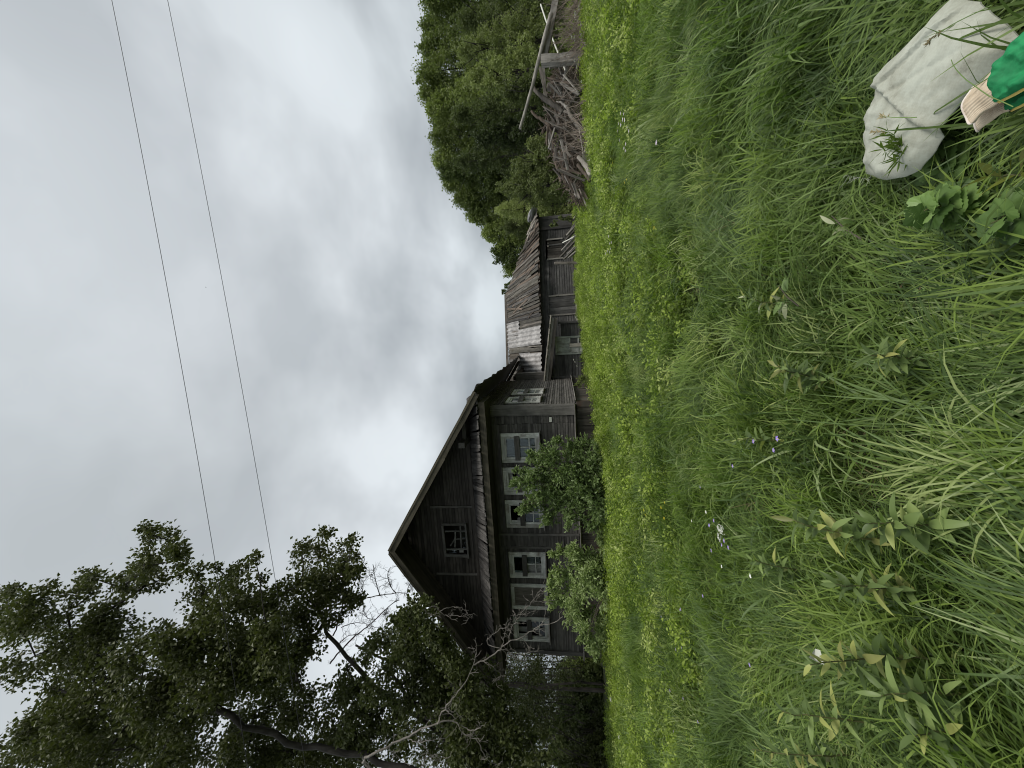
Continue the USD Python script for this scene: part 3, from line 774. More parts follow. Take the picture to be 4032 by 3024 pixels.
for k in range(46):                                                        # odd boards and torn strips lying on the planks
    x0 = sr.uniform(3.6, 10.0)
    lo_, hi_ = np.array([x0, -.48, 2.38]), plank_top(x0)
    s0 = sr.uniform(0, .7)
    d_ = hi_ - lo_
    plank('loose_strip', lo_ + d_ * s0 + (0, -.03, .06), lo_ + d_ * min(1, s0 + sr.uniform(.15, .5)) + (sr.normal(0, .25), -.03, .06), sr.uniform(.05, .1), .02, sr.choice(['old_plank', 'old_plank', 'rot_wood', 'rot_wood', 'dark_timber']), shed, up=(1, 0, 0), seg=3, rough=.012, rng=sr)
# rear slope, hip end and old sheathing, so that nothing shows through
bk = np.array([ridge(x_) + (0, 0, -.05) for x_ in np.linspace(-3.3, 6.36, 14)] + [np.array([x_, 5.3, 2.2]) for x_ in np.linspace(-3.3, 10.4, 14)])
mesh('rear_slope', (bk, [(i, i + 1, 15 + i, 14 + i) for i in range(13)]), 'roof_felt', shed)
bk2 = np.array([plank_top(x_) + (0, .02, -.12) for x_ in np.linspace(-3.3, 10.2, 20)] + [np.array([x_, -.2, 2.34]) for x_ in np.linspace(-3.3, 10.2, 20)])
mesh('sheathing', (bk2, [(i, i + 1, 21 + i, 20 + i) for i in range(19)]), 'rot_wood', shed)
mesh('hip_end', (np.array([ridge(9) + (0, 0, -.04), (10.35, -.4, 2.33), (10.35, 5.3, 2.2)]), np.array([(0, 1, 2)])), 'rot_wood', shed)
plank('ridge_board', ridge(-3.4) + (0, -.05, .06), ridge(6.3) + (0, -.05, .06), .16, .03, 'dark_timber', shed, seg=6, rough=.01, rng=sr)


def sheet(x0, x1, u0, u1, name='corrugated_sheet', lift=.07):
    """A piece of wavy asbestos sheet lying on the front slope."""
    nx, ny = 34, 4
    v = []
    for j in range(ny):
        uu = u0 + (u1 - u0) * j / (ny - 1)
        for i in range(nx):
            xx = x0 + (x1 - x0) * i / (nx - 1)
            lo_, hi_ = np.array([xx, -.55, 2.34]), plank_top(xx)
            p = lo_ + (hi_ - lo_) * uu
            w = .042 * math.cos(xx * 2 * math.pi / .27)
            p = p + np.array([0, -.55, .8]) * (lift + w) + (sr.normal(0, .008) if j in (0, ny - 1) else 0) * (hi_ - lo_) / 3
            v.append(p)
    v = np.array(v)
    n = len(v)
    v = np.vstack([v, v - np.array([0, -.55, .8]) * .012])
    f = [(j * nx + i, j * nx + i + 1, (j + 1) * nx + i + 1, (j + 1) * nx + i) for j in range(ny - 1) for i in range(nx - 1)]
    f += [(a + n, d + n, c + n, b + n) for a, b, c, d in f]
    f += [(i, n + i, n + i + 1, i + 1) for i in range(nx - 1)]
    mesh(name, (v, f), 'slate', shed, smooth=35)


sheet(1.5, 2.55, .60, .99, lift=.07); sheet(2.5, 3.25, .60, .99, lift=.085)
sheet(1.5, 2.62, .30, .64, lift=.09)
sheet(1.5, 2.62, -.02, .34, lift=.11)
sheet(-.6, 1.05, .30, .62, lift=.09); sheet(-.6, 1.0, -.02, .34, lift=.11)
# lump of torn roofing felt and two pale boards on the sunken end
v, f = trimesh.creation.icosphere(3, 1.0).vertices, trimesh.creation.icosphere(3, 1.0).faces
v = v * (1 + .35 * (meshkit.fbm(v * 2.2, 3, 8)[:, None] - .5)) * (.50, .5, .15) + .05 * np.round(3 * meshkit.noise(v * 3.1, 4))[:, None] * np.array([.3, .2, .5])
mesh('felt_scrap', (v @ np.array([[.86, 0, -.5], [0, 1, 0], [.5, 0, .86]]) + np.array([10.35, -.1, 2.72]), f), 'felt', shed, smooth=40)
for s0 in (9.75, 10.0):
    plank('pale_roof_board', (s0, -.4, 2.52), (s0 - .75, .35, 3.12), .14, .03, 'pale_wood', shed, up=(1, 0, 0), seg=3, rough=.01, rng=sr)
# ------------------------------------------------------------------ fallen timbers, poles and brushwood on the right
dr = np.random.default_rng(33)


def pole(name, pts, r0, r1, mat, label, cat, group=None, n=12, wob=.006, sides=8, parent=None):
    p = smooth_path(pts, n, wob, dr)
    c = p.mean(0)
    o = mesh(name, tube_geo(p - c, np.linspace(r0, r1, n), sides, bump=.05, seed=int(dr.integers(1e6))), mat, parent, smooth=40, matrix=frame(c))
    if label:
        tag(o, label, cat, group)
    return o


def beam(name, a, b, w, t, mat, label, cat='beam', up=(0, 0, 1), group=None, seg=5, rough=.008):
    o = plank(name, a, b, w, t, mat, None, up=up, seg=seg, rough=rough, rng=dr)
    tag(o, label, cat, group)
    return o


pole('long_pole', [at(2048, 506, 11.6), at(2097, 337, 11.8), at(2130, 202, 12.0), at(2170, 55, 12.2)], .045, .07, 'grey_timber', 'long grey pole propped high across the upright post, its thin end in the air', 'pole')
beam('squared_beam', at(2142, 236, 12.1), at(2196, -30, 12.6), .20, .17, 'grey_timber', 'thick squared beam resting on the upright post and sloping down to the right', 'beam')
beam('upright_post', at(2131, 241, 11.95), at(2316, 224, 11.95), .27, .20, 'grey_timber', 'broad grey upright post under the slanting beam', 'post', up=(1, 0, 0), rough=.012)
pole('white_pole', [at(2129, 17, 12.9), at(2175, 150, 12.8), at(2232, 290, 12.7)], .026, .024, 'paper_white', 'thin white pole slanting behind the upright post', 'pole', n=6, wob=.002)
beam('split_rail', at(2127, 268, 12.3), at(2152, 385, 12.2), .09, .05, 'dark_timber', 'upper of two split rails running left from the upright post', 'rail')
beam('split_rail', at(2140, 262, 12.45), at(2150, 396, 12.4), .07, .05, 'grey_timber', 'lower of two split rails running left from the upright post', 'rail')
beam('inner_post', at(2152, 344, 12.6), at(2300, 326, 12.6), .20, .16, 'dark_timber', 'dark inner post standing left of the broad upright post', 'post', up=(1, 0, 0), rough=.014)
fork = thing('forked_trunk', 'greenish grey forked trunk leaning on the heap with its foot in the grass', 'fallen trunk')
pole('trunk', [at(2235, 424, 11.7), at(2262, 476, 11.6), at(2292, 512, 11.5), at(2330, 545, 11.4)], .06, .085, 'dark_timber', None, None, parent=fork, sides=9)
pole('limb', [at(2236, 428, 11.7), at(2254, 402, 11.75), at(2290, 360, 11.9), at(2310, 330, 12.0)], .07, .06, 'dark_timber', None, None, parent=fork)
pole('limb', [at(2234, 424, 11.7), at(2215, 408, 11.8), at(2190, 400, 11.9)], .05, .02, 'grey_timber', None, None, parent=fork)
pole('slanting_log', [at(2100, 344, 12.0), at(2130, 378, 11.95), at(2178, 412, 11.9), at(2215, 440, 11.9)], .06, .075, 'dark_timber', 'short dark log slanting down from the long pole to the fork', 'log')
brk = pole('splintered_log', [at(2092, 436, 12.3), at(2112, 458, 12.3), at(2142, 476, 12.3), at(2165, 500, 12.3)], .035, .06, 'rot_wood', 'broken reddish log with a splintered end sticking out of the heap', 'log')
beam('grey_plank', at(2332, 548, 11.3), at(2302, 630, 11.3), .20, .035, 'pale_wood', 'broad pale grey plank lying at the foot of the heap', 'plank', up=(.2, -.3, 1))
pole('bleached_log', [at(2277, 618, 11.0), at(2305, 650, 10.9), at(2330, 690, 10.8)], .055, .085, 'pale_wood', 'upper of two bleached split logs at the left end of the heap', 'log')
pole('bleached_log', [at(2275, 648, 11.2), at(2300, 678, 11.1), at(2324, 712, 11.0)], .05, .06, 'rot_wood', 'lower browner of two split logs at the left end of the heap', 'log')
beam('white_stick', at(2315, 636, 11.0), at(2332, 625, 10.9), .045, .03, 'paper_white', 'short white stick in the grass beside the pale plank', 'stick')
pole('pale_pole', [at(2262, 708, 12.6), at(2285, 752, 12.5), at(2310, 812, 12.4)], .022, .03, 'pale_wood', 'pale straight pole lying towards the shed, left of the heap', 'pole', n=6, wob=.003)
pole('thin_pole', [at(2280, 505, 11.2), at(2288, 550, 11.2), at(2296, 606, 11.2)], .012, .016, 'pale_wood', 'thin pale pole upright against the heap beside the forked trunk', 'pole', n=6)
beam('low_beam', at(2262, 196, 12.2), at(2295, 168, 12.3), .16, .05, 'dark_timber', 'upper of two dark boards low to the right of the upright post', 'board', up=(1, 0, .5))
beam('low_beam', at(2240, 215, 12.3), at(2290, 185, 12.4), .14, .05, 'dark_timber', 'lower of two dark boards low to the right of the upright post', 'board', up=(1, 0, .5))
pole('lying_log', [at(2222, 320, 12.2), at(2232, 270, 12.2), at(2240, 240, 12.3)], .06, .05, 'grey_timber', 'grey log lying between the two posts', 'log')
pole('lying_log', [at(2216, 398, 12.0), at(2236, 350, 12.1), at(2246, 330, 12.2)], .06, .055, 'dark_timber', 'grey brown log lying left of the inner post', 'log')
# the heap itself: many broken boards and sticks (each one its own object)
HEAP = [(2130, 470, 2175, 520), (2140, 500, 2200, 640), (2150, 455, 2160, 560), (2172, 610, 2215, 720), (2200, 640, 2260, 760), (2190, 590, 2230, 560), (2160, 590, 2185, 500), (2225, 700, 2285, 800), (2250, 760, 2300, 690), (2140, 430, 2190, 460), (2175, 380, 2195, 300), (2240, 430, 2170, 470), (2270, 640, 2225, 720), (2285, 730, 2310, 790), (2230, 520, 2280, 600), (2210, 480, 2245, 640), (2185, 640, 2205, 560), (2160, 330, 2210, 390), (2200, 240, 2215, 330), (2150, 300, 2240, 312), (2150, 480, 2190, 560), (2170, 470, 2210, 540), (2185, 500, 2250, 560), (2200, 460, 2258, 530), (2160, 520, 2180, 590), (2215, 540, 2262, 590), (2190, 560, 2225, 610), (2230, 580, 2262, 650), (2245, 540, 2252, 600),
        (2205, 600, 2240, 660), (2222, 630, 2232, 690), (2240, 650, 2262, 700), (2252, 600, 2260, 660), (2165, 560, 2185, 640), (2180, 600, 2200, 680), (2195, 520, 2215, 570), (2155, 440, 2172, 520), (2240, 700, 2300, 740), (2270, 720, 2310, 760),
        (2210, 690, 2236, 740), (2280, 440, 2310, 500), (2180, 430, 2200, 490), (2168, 270, 2200, 262), (2190, 290, 2240, 300), (2200, 330, 2290, 350), (2250, 250, 2300, 300), (2230, 380, 2262, 400), (2170, 300, 2176, 360), (2280, 200, 2290, 300),
        (2260, 620, 2290, 560), (2215, 470, 2270, 450), (2240, 500, 2290, 470), (2220, 660, 2290, 690), (2180, 660, 2220, 700), (2250, 720, 2262, 780), (2262, 480, 2300, 560), (2200, 420, 2262, 470), (2150, 500, 2210, 520), (2236, 610, 2300, 600), (2290, 690, 2318, 740)]
for i, (x0, y0, x1, y1) in enumerate(HEAP):
    d0 = dr.uniform(12.0, 13.2)
    o = plank('broken_board', at(x0 + dr.normal(0, 6), y0 + dr.normal(0, 6), d0), at(x1 + dr.normal(0, 6), y1 + dr.normal(0, 6), d0 + dr.uniform(-.5, .3)), dr.uniform(.04, .12), dr.uniform(.02, .045), dr.choice(['rot_wood', 'rot_wood', 'dark_timber', 'old_plank', 'grey_timber']),
              up=(dr.normal(), dr.normal() * .5, 1), seg=2, rough=.005, rng=dr)
    tag(o, 'brown broken board thrown on the heap of rotten timber', 'board', 'broken boards in the heap')
parts = []
for k in range(960):
    py = dr.uniform(235, 800) if k < 800 else dr.uniform(-60, 235)
    top = np.interp(py, [-40, 225, 240, 440, 520, 640, 760, 800], [2262, 2262, 2190, 2145, 2135, 2175, 2235, 2265])
    px = top + (2300 - top) * dr.random() ** .8
    c = at(px, py, dr.uniform(12.2, 14.0))
    ln = dr.uniform(.15, .75)
    d_ = unit([dr.normal(0, 1), dr.normal(0, .5), dr.normal(-.3, .6)])
    parts.append(tube_geo([c - d_ * ln / 2, c + dr.normal(0, .008, 3), c + d_ * ln / 2], [dr.uniform(.006, .02)] * 3, 4))
o = mesh('heap_litter', join(parts), 'rot_wood', smooth=40)
tag(o, 'brown litter of rotten sticks and bark filling the timber heap', 'brushwood', kind='stuff')
mnd = []
for i in range(40):
    py = 225 + 585 * i / 39
    top = np.interp(py, [225, 330, 440, 520, 640, 760, 810], [2262, 2225, 2195, 2200, 2240, 2285, 2300])
    for j in range(8):
        a = j / 7
        b_ = at(2310, py, 13.4 + a * 2.2)
        tp = at(top, py, 13.8)
        zz = max(-.05, (tp[2]) * math.sin(math.pi * (.12 + .76 * a)) + dr.normal(0, .05))
        mnd.append((b_[0], b_[1], zz if 0 < j < 7 else -.1))
o = mesh('heap_core', (np.array(mnd), [(i * 8 + j, i * 8 + j + 1, (i + 1) * 8 + j + 1, (i + 1) * 8 + j) for i in range(39) for j in range(7)]), 'rot_wood')
tag(o, 'dark rotten core of the collapsed timber heap', 'debris', kind='stuff')
parts = []
for k in range(220):                                                       # dry bare twigs fanning out on the right and in front
    py = dr.uniform(-60, 210) if k < 140 else dr.uniform(330, 620)
    base = at(dr.uniform(2285, 2310), py, dr.uniform(10.9, 12.0))
    base[2] = dr.uniform(.1, .4)
    up_ = unit([dr.normal(-.35 if k < 140 else .1, .45), dr.normal(0, .3), dr.uniform(.35, 1.1)])
    ln = dr.uniform(.4, 1.05)
    bend = dr.normal(0, .12, 3)
    pts = [base, base + up_ * ln * .5 + bend * .4, base + up_ * ln + bend]
    parts.append(tube_geo(smooth_path(pts, 6, .008, dr), np.linspace(.010, .004, 6), 4, cap=False))
    for _ in range(3):
        s_ = pts[1] + (pts[2] - pts[1]) * dr.random()
        e_ = s_ + unit(up_ + dr.normal(0, .6, 3)) * dr.uniform(.1, .3)
        parts.append(tube_geo([s_, (s_ + e_) / 2 + dr.normal(0, .012, 3), e_], [.004, .003, .002], 3, cap=False))
o = mesh('dark_twigs', join(parts[1::2]), 'twig', smooth=40)
tag(o, 'dark leafless twigs tangled among the dry ones by the timber heap', 'twigs', kind='stuff')
o = mesh('dry_twigs', join(parts[0::2]), 'brush_twig', smooth=40)
tag(o, 'thicket of dry bare reddish twigs in front of the timber heap', 'twigs', kind='stuff')
for i in range(26):                                                        # paler grey planks and poles sticking out of the heap
    py = dr.uniform(290, 790)
    top = np.interp(py, [290, 440, 520, 640, 760, 800], [2190, 2140, 2140, 2185, 2245, 2270])
    px = top + dr.uniform(.2, .85) * (2290 - top)
    a_ = dr.normal(.55, .5)
    ln = dr.uniform(45, 120)
    d0 = dr.uniform(11.6, 12.4)
    o = plank('grey_board', at(px - math.sin(a_) * ln / 2, py - math.cos(a_) * ln / 2, d0), at(px + math.sin(a_) * ln / 2, py + math.cos(a_) * ln / 2, d0 - .25), dr.uniform(.03, .085), dr.uniform(.02, .03), dr.choice(['dark_timber', 'old_plank', 'dark_timber', 'grey_timber']),
              up=(dr.normal() * .4, dr.normal() * .4, 1), seg=2, rough=.004, rng=dr)
    tag(o, 'straight grey plank sticking out of the timber heap', 'plank', 'grey planks on the heap')
# boards slid against the shed, and a short post
for i, (a, b, w, mt, lb) in enumerate((
        ((2300, 795), (2256, 870), .16, 'pale_wood', 'rightmost short pale board of the boards slid down by the shed'),
        ((2296, 838), (2238, 925), .20, 'grey_timber', 'broad grey board second from the right among those slid down by the shed'),
        ((2288, 866), (2232, 925), .10, 'pale_wood', 'pale narrow board third from the right among those slid down by the shed'),
        ((2292, 905), (2214, 985), .17, 'grey_timber', 'grey board in the middle of those slid down by the shed'),
        ((2262, 930), (2216, 955), .05, 'paper_white', 'thin whitish lath lying across the slid boards by the shed'),
        ((2286, 930), (2208, 1012), .18, 'dark_timber', 'dark long board reaching highest among those slid down by the shed'),
        ((2284, 962), (2222, 1020), .16, 'old_plank', 'brown board lowest on the left among those slid down by the shed'))):
    o = plank('slid_board', at(*a, 19.6 - .05 * i), at(*b, 20.6 + .05 * i), w, .04, mt, up=(-.3, -.8, 1), seg=4, rough=.01, rng=dr)
    tag(o, lb, 'board')
for i in range(6):
    d_ = .12 * (i + 1)
    o = plank('stacked_board', at(2294 + i * 2, 850 + i * 22, 19.9 + d_), at(2226 + i * 3, 930 + i * 17, 20.9 + d_), .2, .05, dr.choice(['dark_timber', 'old_plank', 'grey_timber']), up=(-.3, -.8, 1), seg=4, rough=.012, rng=dr)
    tag(o, 'worn board underneath the boards slid down by the shed', 'board', 'boards under the slid boards')
beam('short_post', at(2184, 1037, 20.4), at(2292, 1034, 20.4), .12, .10, 'dark_timber', 'short dark post standing in front of the shed wall by the slid boards', 'post', up=(1, 0, 0))
beam('brace', at(2240, 1042, 20.35), at(2276, 1066, 20.3), .07, .05, 'dark_timber', 'small slanting brace beside the short post at the shed', 'brace')

# ------------------------------------------------------------------ overhead cables (their poles stand outside the picture)
for lbl, a, b in (('upper overhead cable crossing the cloudy sky', at(440, 0, 6.2), at(850, 2230, 6.9)), ('lower overhead cable crossing the cloudy sky', at(660, 0, 6.6), at(1085, 2290, 7.6))):
    d_ = b - a
    p = [a + d_ * s_ + np.array([0, 0, -.22 * (1 - (2 * s_ - 1) ** 2)]) * 0.25 for s_ in np.linspace(-.8, 1.9, 60)]
    o = mesh('overhead_cable', tube_geo(p, .0048, 6), 'cable', smooth=True)
    tag(o, lbl, 'cable')
# ------------------------------------------------------------------ leaves, branches, trees
def leaf_geo(c, ax, nrm, ln, wd, fold=.25, tris=2):
    """Many folded leaves in one mesh. c, ax, nrm: (n, 3); ln, wd: (n,)."""
    n = len(c)
    ax = ax / (np.linalg.norm(ax, axis=1, keepdims=True) + 1e-9)
    nrm = nrm - (nrm * ax).sum(1, keepdims=True) * ax
    nrm /= np.linalg.norm(nrm, axis=1, keepdims=True) + 1e-9
    sd = np.cross(nrm, ax)
    ln, wd = np.broadcast_to(ln, (n,))[:, None], np.broadcast_to(wd, (n,))[:, None]
    if tris == 2:
        v = np.stack([c, c + ax * ln * .42 + sd * wd / 2 + nrm * wd * fold, c + ax * ln, c + ax * ln * .42 - sd * wd / 2 + nrm * wd * fold], 1)
        f = np.array([(0, 2, 1), (0, 3, 2)])
    else:
        tipdrop = -nrm * ln * .12
        v = np.stack([c, c + ax * ln * .28 + sd * wd * .42 + nrm * wd * fold, c + ax * ln * .62 + sd * wd * .42 + nrm * wd * fold + tipdrop * .3, c + ax * ln + tipdrop,
                      c + ax * ln * .62 - sd * wd * .42 + nrm * wd * fold + tipdrop * .3, c + ax * ln * .28 - sd * wd * .42 + nrm * wd * fold, c + ax * ln * .5], 1)
        f = np.array([(0, 6, 1), (1, 6, 2), (2, 6, 3), (6, 0, 5), (6, 5, 4), (6, 4, 3)])
    k = v.shape[1]
    return v.reshape(-1, 3), (f[None] + k * np.arange(n)[:, None, None]).reshape(-1, 3)


def skeleton(root_pts, targets, rng, r_tip=.008, power=.5, wob=.10):
    """Limbs that join the target points to the trunk: each target hangs on the nearest point already joined."""
    rp = smooth_path(root_pts, 4 * len(root_pts), .045, rng)
    nodes = [np.asarray(p, float) for p in rp]
    par = [-1] + list(range(len(nodes) - 1))
    order = np.argsort([min(np.linalg.norm(t - r) for r in nodes) for t in targets])
    chains = []
    for i in order:
        t = targets[i]
        d = np.array([np.linalg.norm(t - p) for p in nodes])
        k = int(np.argmin(d))
        dk = d[k]
        if dk < .05:
            continue
        steps = max(2, int(dk / .45))
        a = nodes[k]
        for s in range(1, steps + 1):
            q = a + (t - a) * s / steps + (rng.normal(0, wob, 3) * dk * .25 if s < steps else 0)
            nodes.append(q); par.append(k); k = len(nodes) - 1
    cnt = np.ones(len(nodes))
    for i in range(len(nodes) - 1, 0, -1):
        if par[i] >= 0:
            cnt[par[i]] += cnt[i]
    rad = r_tip * cnt ** power
    kids = {}
    for i, p in enumerate(par):
        kids.setdefault(p, []).append(i)
    geos, stack = [], [(0, None)]
    while stack:
        i, prev = stack.pop()
        chain = [prev, i] if prev is not None else [i]
        while kids.get(chain[-1]):
            ks = sorted(kids[chain[-1]], key=lambda q_: -cnt[q_])
            for o in ks[1:]:
                stack.append((o, chain[-1]))
            chain.append(ks[0])
        if len(chain) > 1:
            p = np.array([nodes[c] for c in chain])
            rr = np.array([rad[c] for c in chain])
            if prev is not None:
                rr[0] = rr[1]
            geos.append(tube_geo(p, rr, 7 if rr[0] > .03 else 5, bump=.05, seed=len(geos)))
    return join(geos)


def spray(centers, radii, counts, rng, ln, wd, up_bias=.5, twig=14, squash=1.0, out=None, droop=.3, tris=2, tight=.42):
    """Leaves in loose bunches round twig points inside every blob."""
    C, A, Nn = [], [], []
    for c, r, n in zip(centers, radii, counts):
        d = rng.normal(size=(twig, 3))
        d /= np.linalg.norm(d, axis=1, keepdims=True)
        tp = c + d * r * (rng.random((twig, 1)) ** .45) * np.array([1, 1, squash])
        k = rng.integers(0, twig, n)
        p = tp[k] + rng.normal(0, r * tight * .5, (n, 3))
        a = (tp[k] - c) / r * .6 + rng.normal(0, .7, (n, 3)) + np.array([0, 0, -droop])
        C.append(p); A.append(a); Nn.append(rng.normal(0, .8, (n, 3)) + np.array([0, 0, up_bias]))
    C, A, Nn = np.vstack(C), np.vstack(A), np.vstack(Nn)
    n = len(C)
    return leaf_geo(C, A, Nn, ln * rng.uniform(.7, 1.25, n), wd * rng.uniform(.7, 1.2, n), tris=tris)


tr = np.random.default_rng(77)
Z5 = lambda x, y: (x / 1.4747, 2000 + y / 1.4747)
Z6 = lambda x, y: (1300 + x / 1.8433, 2200 + y / 1.8433)
Z1 = lambda x, y: (1500 + x / 1.382, 1500 + y / 1.382)


def blobs(lst, zf, scale, d0, dj, fill=0):
    cs, rs, px = [], [], []
    lst = list(lst)
    xy = np.array(lst, float)
    for _ in range(fill):                                  # more bunches between neighbouring ones
        i = tr.integers(0, len(xy))
        near = np.argsort(np.hypot(*(xy[:, :2] - xy[i, :2]).T))[1:5]
        j = tr.choice(near)
        lst.append(tuple((xy[i] + xy[j]) / 2 * (1, 1, .85)))
    for x, y, r in lst:
        d = d0 + tr.uniform(-dj, dj)
        p = at(*zf(x, y), d)
        slant = (p - EYE) @ FW
        cs.append(p); rs.append(r / scale / FPX * slant * .98); px.append(r / scale)
    return cs, rs, px


CROWN_A = [(20, 490, 45), (60, 490, 45), (60, 620, 70), (200, 520, 90), (180, 650, 110), (390, 500, 50), (390, 600, 50), (270, 700, 90), (100, 740, 60), (490, 390, 40), (560, 420, 60), (660, 450, 60), (500, 530, 50), (830, 110, 30), (905, 130, 40), (870, 190, 40), (990, 160, 55),
    (1030, 240, 60), (850, 300, 70), (820, 380, 60), (930, 420, 60), (1130, 370, 55), (1060, 370, 35), (620, 600, 90), (500, 720, 100), (650, 720, 110), (760, 480, 45), (1130, 520, 90), (1245, 345, 35), (1300, 420, 60), (1400, 350, 50), (1478, 285, 32), (1360, 520, 110),
    (1180, 640, 100), (1280, 700, 110), (1450, 570, 60), (1560, 520, 60), (1580, 570, 60), (60, 930, 60), (200, 920, 90), (100, 700, 70), (350, 800, 110), (300, 1050, 60), (420, 920, 120), (550, 850, 120), (700, 900, 120), (880, 780, 100),
    (560, 1020, 120), (330, 1200, 110), (450, 1150, 120), (180, 1250, 80), (120, 1320, 80), (250, 1380, 120), (420, 1400, 120), (600, 1300, 120), (650, 1150, 120), (800, 1100, 120), (980, 790, 110), (1100, 850, 120), (1000, 1000, 110), (1150, 1050, 120), (1300, 900, 130),
    (1450, 850, 120), (1600, 850, 110), (1400, 1030, 120), (1230, 1180, 90), (1000, 1200, 110), (850, 1300, 120), (750, 1420, 110), (950, 1400, 110), (1100, 1330, 80), (50, 1450, 50), (1550, 1000, 110), (150, 1480, 90), (350, 1520, 120), (560, 1500, 120), (800, 1520, 110), (1020, 1520, 90),
    (1500, 700, 100), (1600, 700, 90), (700, 1010, 110), (300, 1300, 100), (500, 1270, 110), (880, 1190, 100), (1280, 1050, 90), (1340, 780, 100), (1180, 760, 100), (1150, 1180, 80), (1180, 1450, 90), (1300, 1500, 80), (1320, 1400, 60), (1420, 1480, 70), (760, 1220, 100), (620, 1420, 100), (480, 1500, 110), (960, 1100, 90), (1100, 950, 100), (1400, 930, 100)]
cs, rs, px = blobs(CROWN_A, Z5, 1.4747, 9.6, 1.3, 60)
tree = thing('tall_tree', 'tallest dark leafy tree at the left, filling the upper left of the sky', 'tree')
trunkA = [at(2470, 3120, 10.4), at(2200, 3100, 10.4), at(1900, 3080, 10.3), at(1600, 3030, 10.2), at(1330, 2960, 10.1), at(1050, 2890, 9.9), at(820, 2760, 9.6), at(640, 2690, 9.6), at(460, 2640, 9.6)]
mesh('trunk', skeleton(trunkA, cs, tr, r_tip=.0085, power=.39), 'trunk_bark', tree, smooth=50)
mesh('crown', spray(cs, rs, [int(.10 * p * p) + 22 for p in px], tr, .112, .082, twig=26, tight=.50), 'leaf_big_tree', tree)

CROWN_B5 = [(1660, 480, 60), (1750, 230, 50), (1740, 320, 55), (1890, 135, 40), (1860, 230, 65), (1980, 250, 65), (2050, 190, 38), (1860, 350, 100), (2000, 350, 80), (2080, 370, 40), (1900, 480, 110), (1750, 450, 80), (2000, 490, 80), (1700, 600, 90), (1620, 640, 90), (1800, 780, 90), (1680, 930, 60), (1750, 700, 90), (1870, 620, 90),
    (1720, 830, 80), (2040, 560, 50), (1820, 560, 90), (1580, 1150, 70), (1480, 1180, 60), (1620, 1080, 90), (1560, 1440, 80), (1640, 1480, 90), (1700, 1350, 80), (1780, 1220, 90), (1820, 1400, 100), (1900, 1120, 80), (1930, 1290, 90), (1980, 1450, 100), (2060, 1320, 90), (2080, 1060, 70), (2130, 1220, 80), (2140, 1450, 90), (1700, 1180, 60), (1500, 1290, 45), (1400, 1200, 70), (1450, 1370, 80), (1550, 1250, 85), (1600, 1380, 95), (1350, 1300, 65), (1480, 1500, 95), (1650, 1230, 80), (1580, 1500, 90), (1750, 1500, 90), (1880, 1500, 90), (1760, 1080, 70)]
cs, rs, px = blobs(CROWN_B5, Z5, 1.4747, 11.4, .8, 30)
CROWN_B6 = [(60, 50, 70), (130, 130, 60), (60, 230, 70), (190, 300, 55), (60, 420, 50), (240, 720, 60), (300, 620, 70), (120, 800, 60), (60, 900, 60)]
c2, r2, p2 = blobs(CROWN_B6, Z6, 1.8433, 11.6, .5)
tree = thing('broken_topped_tree', 'dark leafy tree whose crown spreads beside the bare twigs left of the gable peak', 'tree')
trunkB = [at(2440, 3160, 11.8), at(2150, 3120, 11.8), at(1900, 3000, 11.7), at(1640, 2830, 11.6), at(1420, 2640, 11.5), at(1330, 2540, 11.5), at(1250, 2400, 11.4)]
mesh('trunk', skeleton(trunkB, cs + c2, tr, r_tip=.0085, power=.40), 'trunk_bark', tree, smooth=50)
mesh('crown', spray(cs + c2, rs + r2, [int(.10 * p * p) + 22 for p in px + p2], tr, .118, .085, twig=24, tight=.50), 'leaf_big_tree', tree)

CROWN_C = [(620, 320, 60), (700, 300, 45), (480, 430, 55), (560, 400, 70), (650, 420, 80), (740, 400, 50), (550, 520, 90), (700, 520, 100), (800, 560, 80), (400, 560, 70), (300, 640, 70), (550, 650, 110), (700, 700, 110), (850, 650, 80), (400, 800, 110), (600, 850, 120), (800, 850, 120), (950, 760, 70),
    (950, 900, 110), (1000, 1000, 110), (300, 950, 100), (200, 920, 60), (100, 960, 70), (450, 1000, 130), (650, 1050, 120), (850, 1080, 120), (1050, 1080, 90), (1150, 760, 50), (1190, 880, 70), (1250, 1000, 80), (150, 1120, 110), (350, 1150, 120), (1100, 1250, 110), (1250, 1150, 90), (1300, 1300, 110),
    (1000, 1350, 120), (850, 1400, 110), (1150, 1400, 130), (700, 1350, 110), (550, 1250, 90), (1350, 1450, 110), (500, 1420, 90), (1000, 1480, 90), (1400, 1200, 70), (300, 1300, 80), (100, 1270, 60), (1200, 1500, 110), (1500, 1450, 90), (1480, 1330, 70), (760, 960, 90), (880, 760, 80), (1040, 870, 70), (620, 760, 90), (480, 720, 90), (1180, 1090, 90), (920, 1230, 100)]
cs, rs, px = blobs(CROWN_C, Z6, 1.8433, 10.3, .9, 30)
tree = thing('drooping_tree', 'dark leafy tree hanging over the left slope of the house roof', 'tree')
trunkC = [at(2430, 3090, 10.8), at(2200, 3060, 10.8), at(2000, 3000, 10.8), at(1820, 2900, 10.7), at(1650, 2790, 10.6), at(1580, 2700, 10.5)]
mesh('trunk', skeleton(trunkC, cs, tr, r_tip=.0085, power=.39), 'trunk_bark', tree, smooth=50)
mesh('crown', spray(cs, rs, [int(.11 * p * p) + 20 for p in px], tr, .112, .08, twig=26, up_bias=.8, tight=.48), 'leaf_dark_tree', tree)


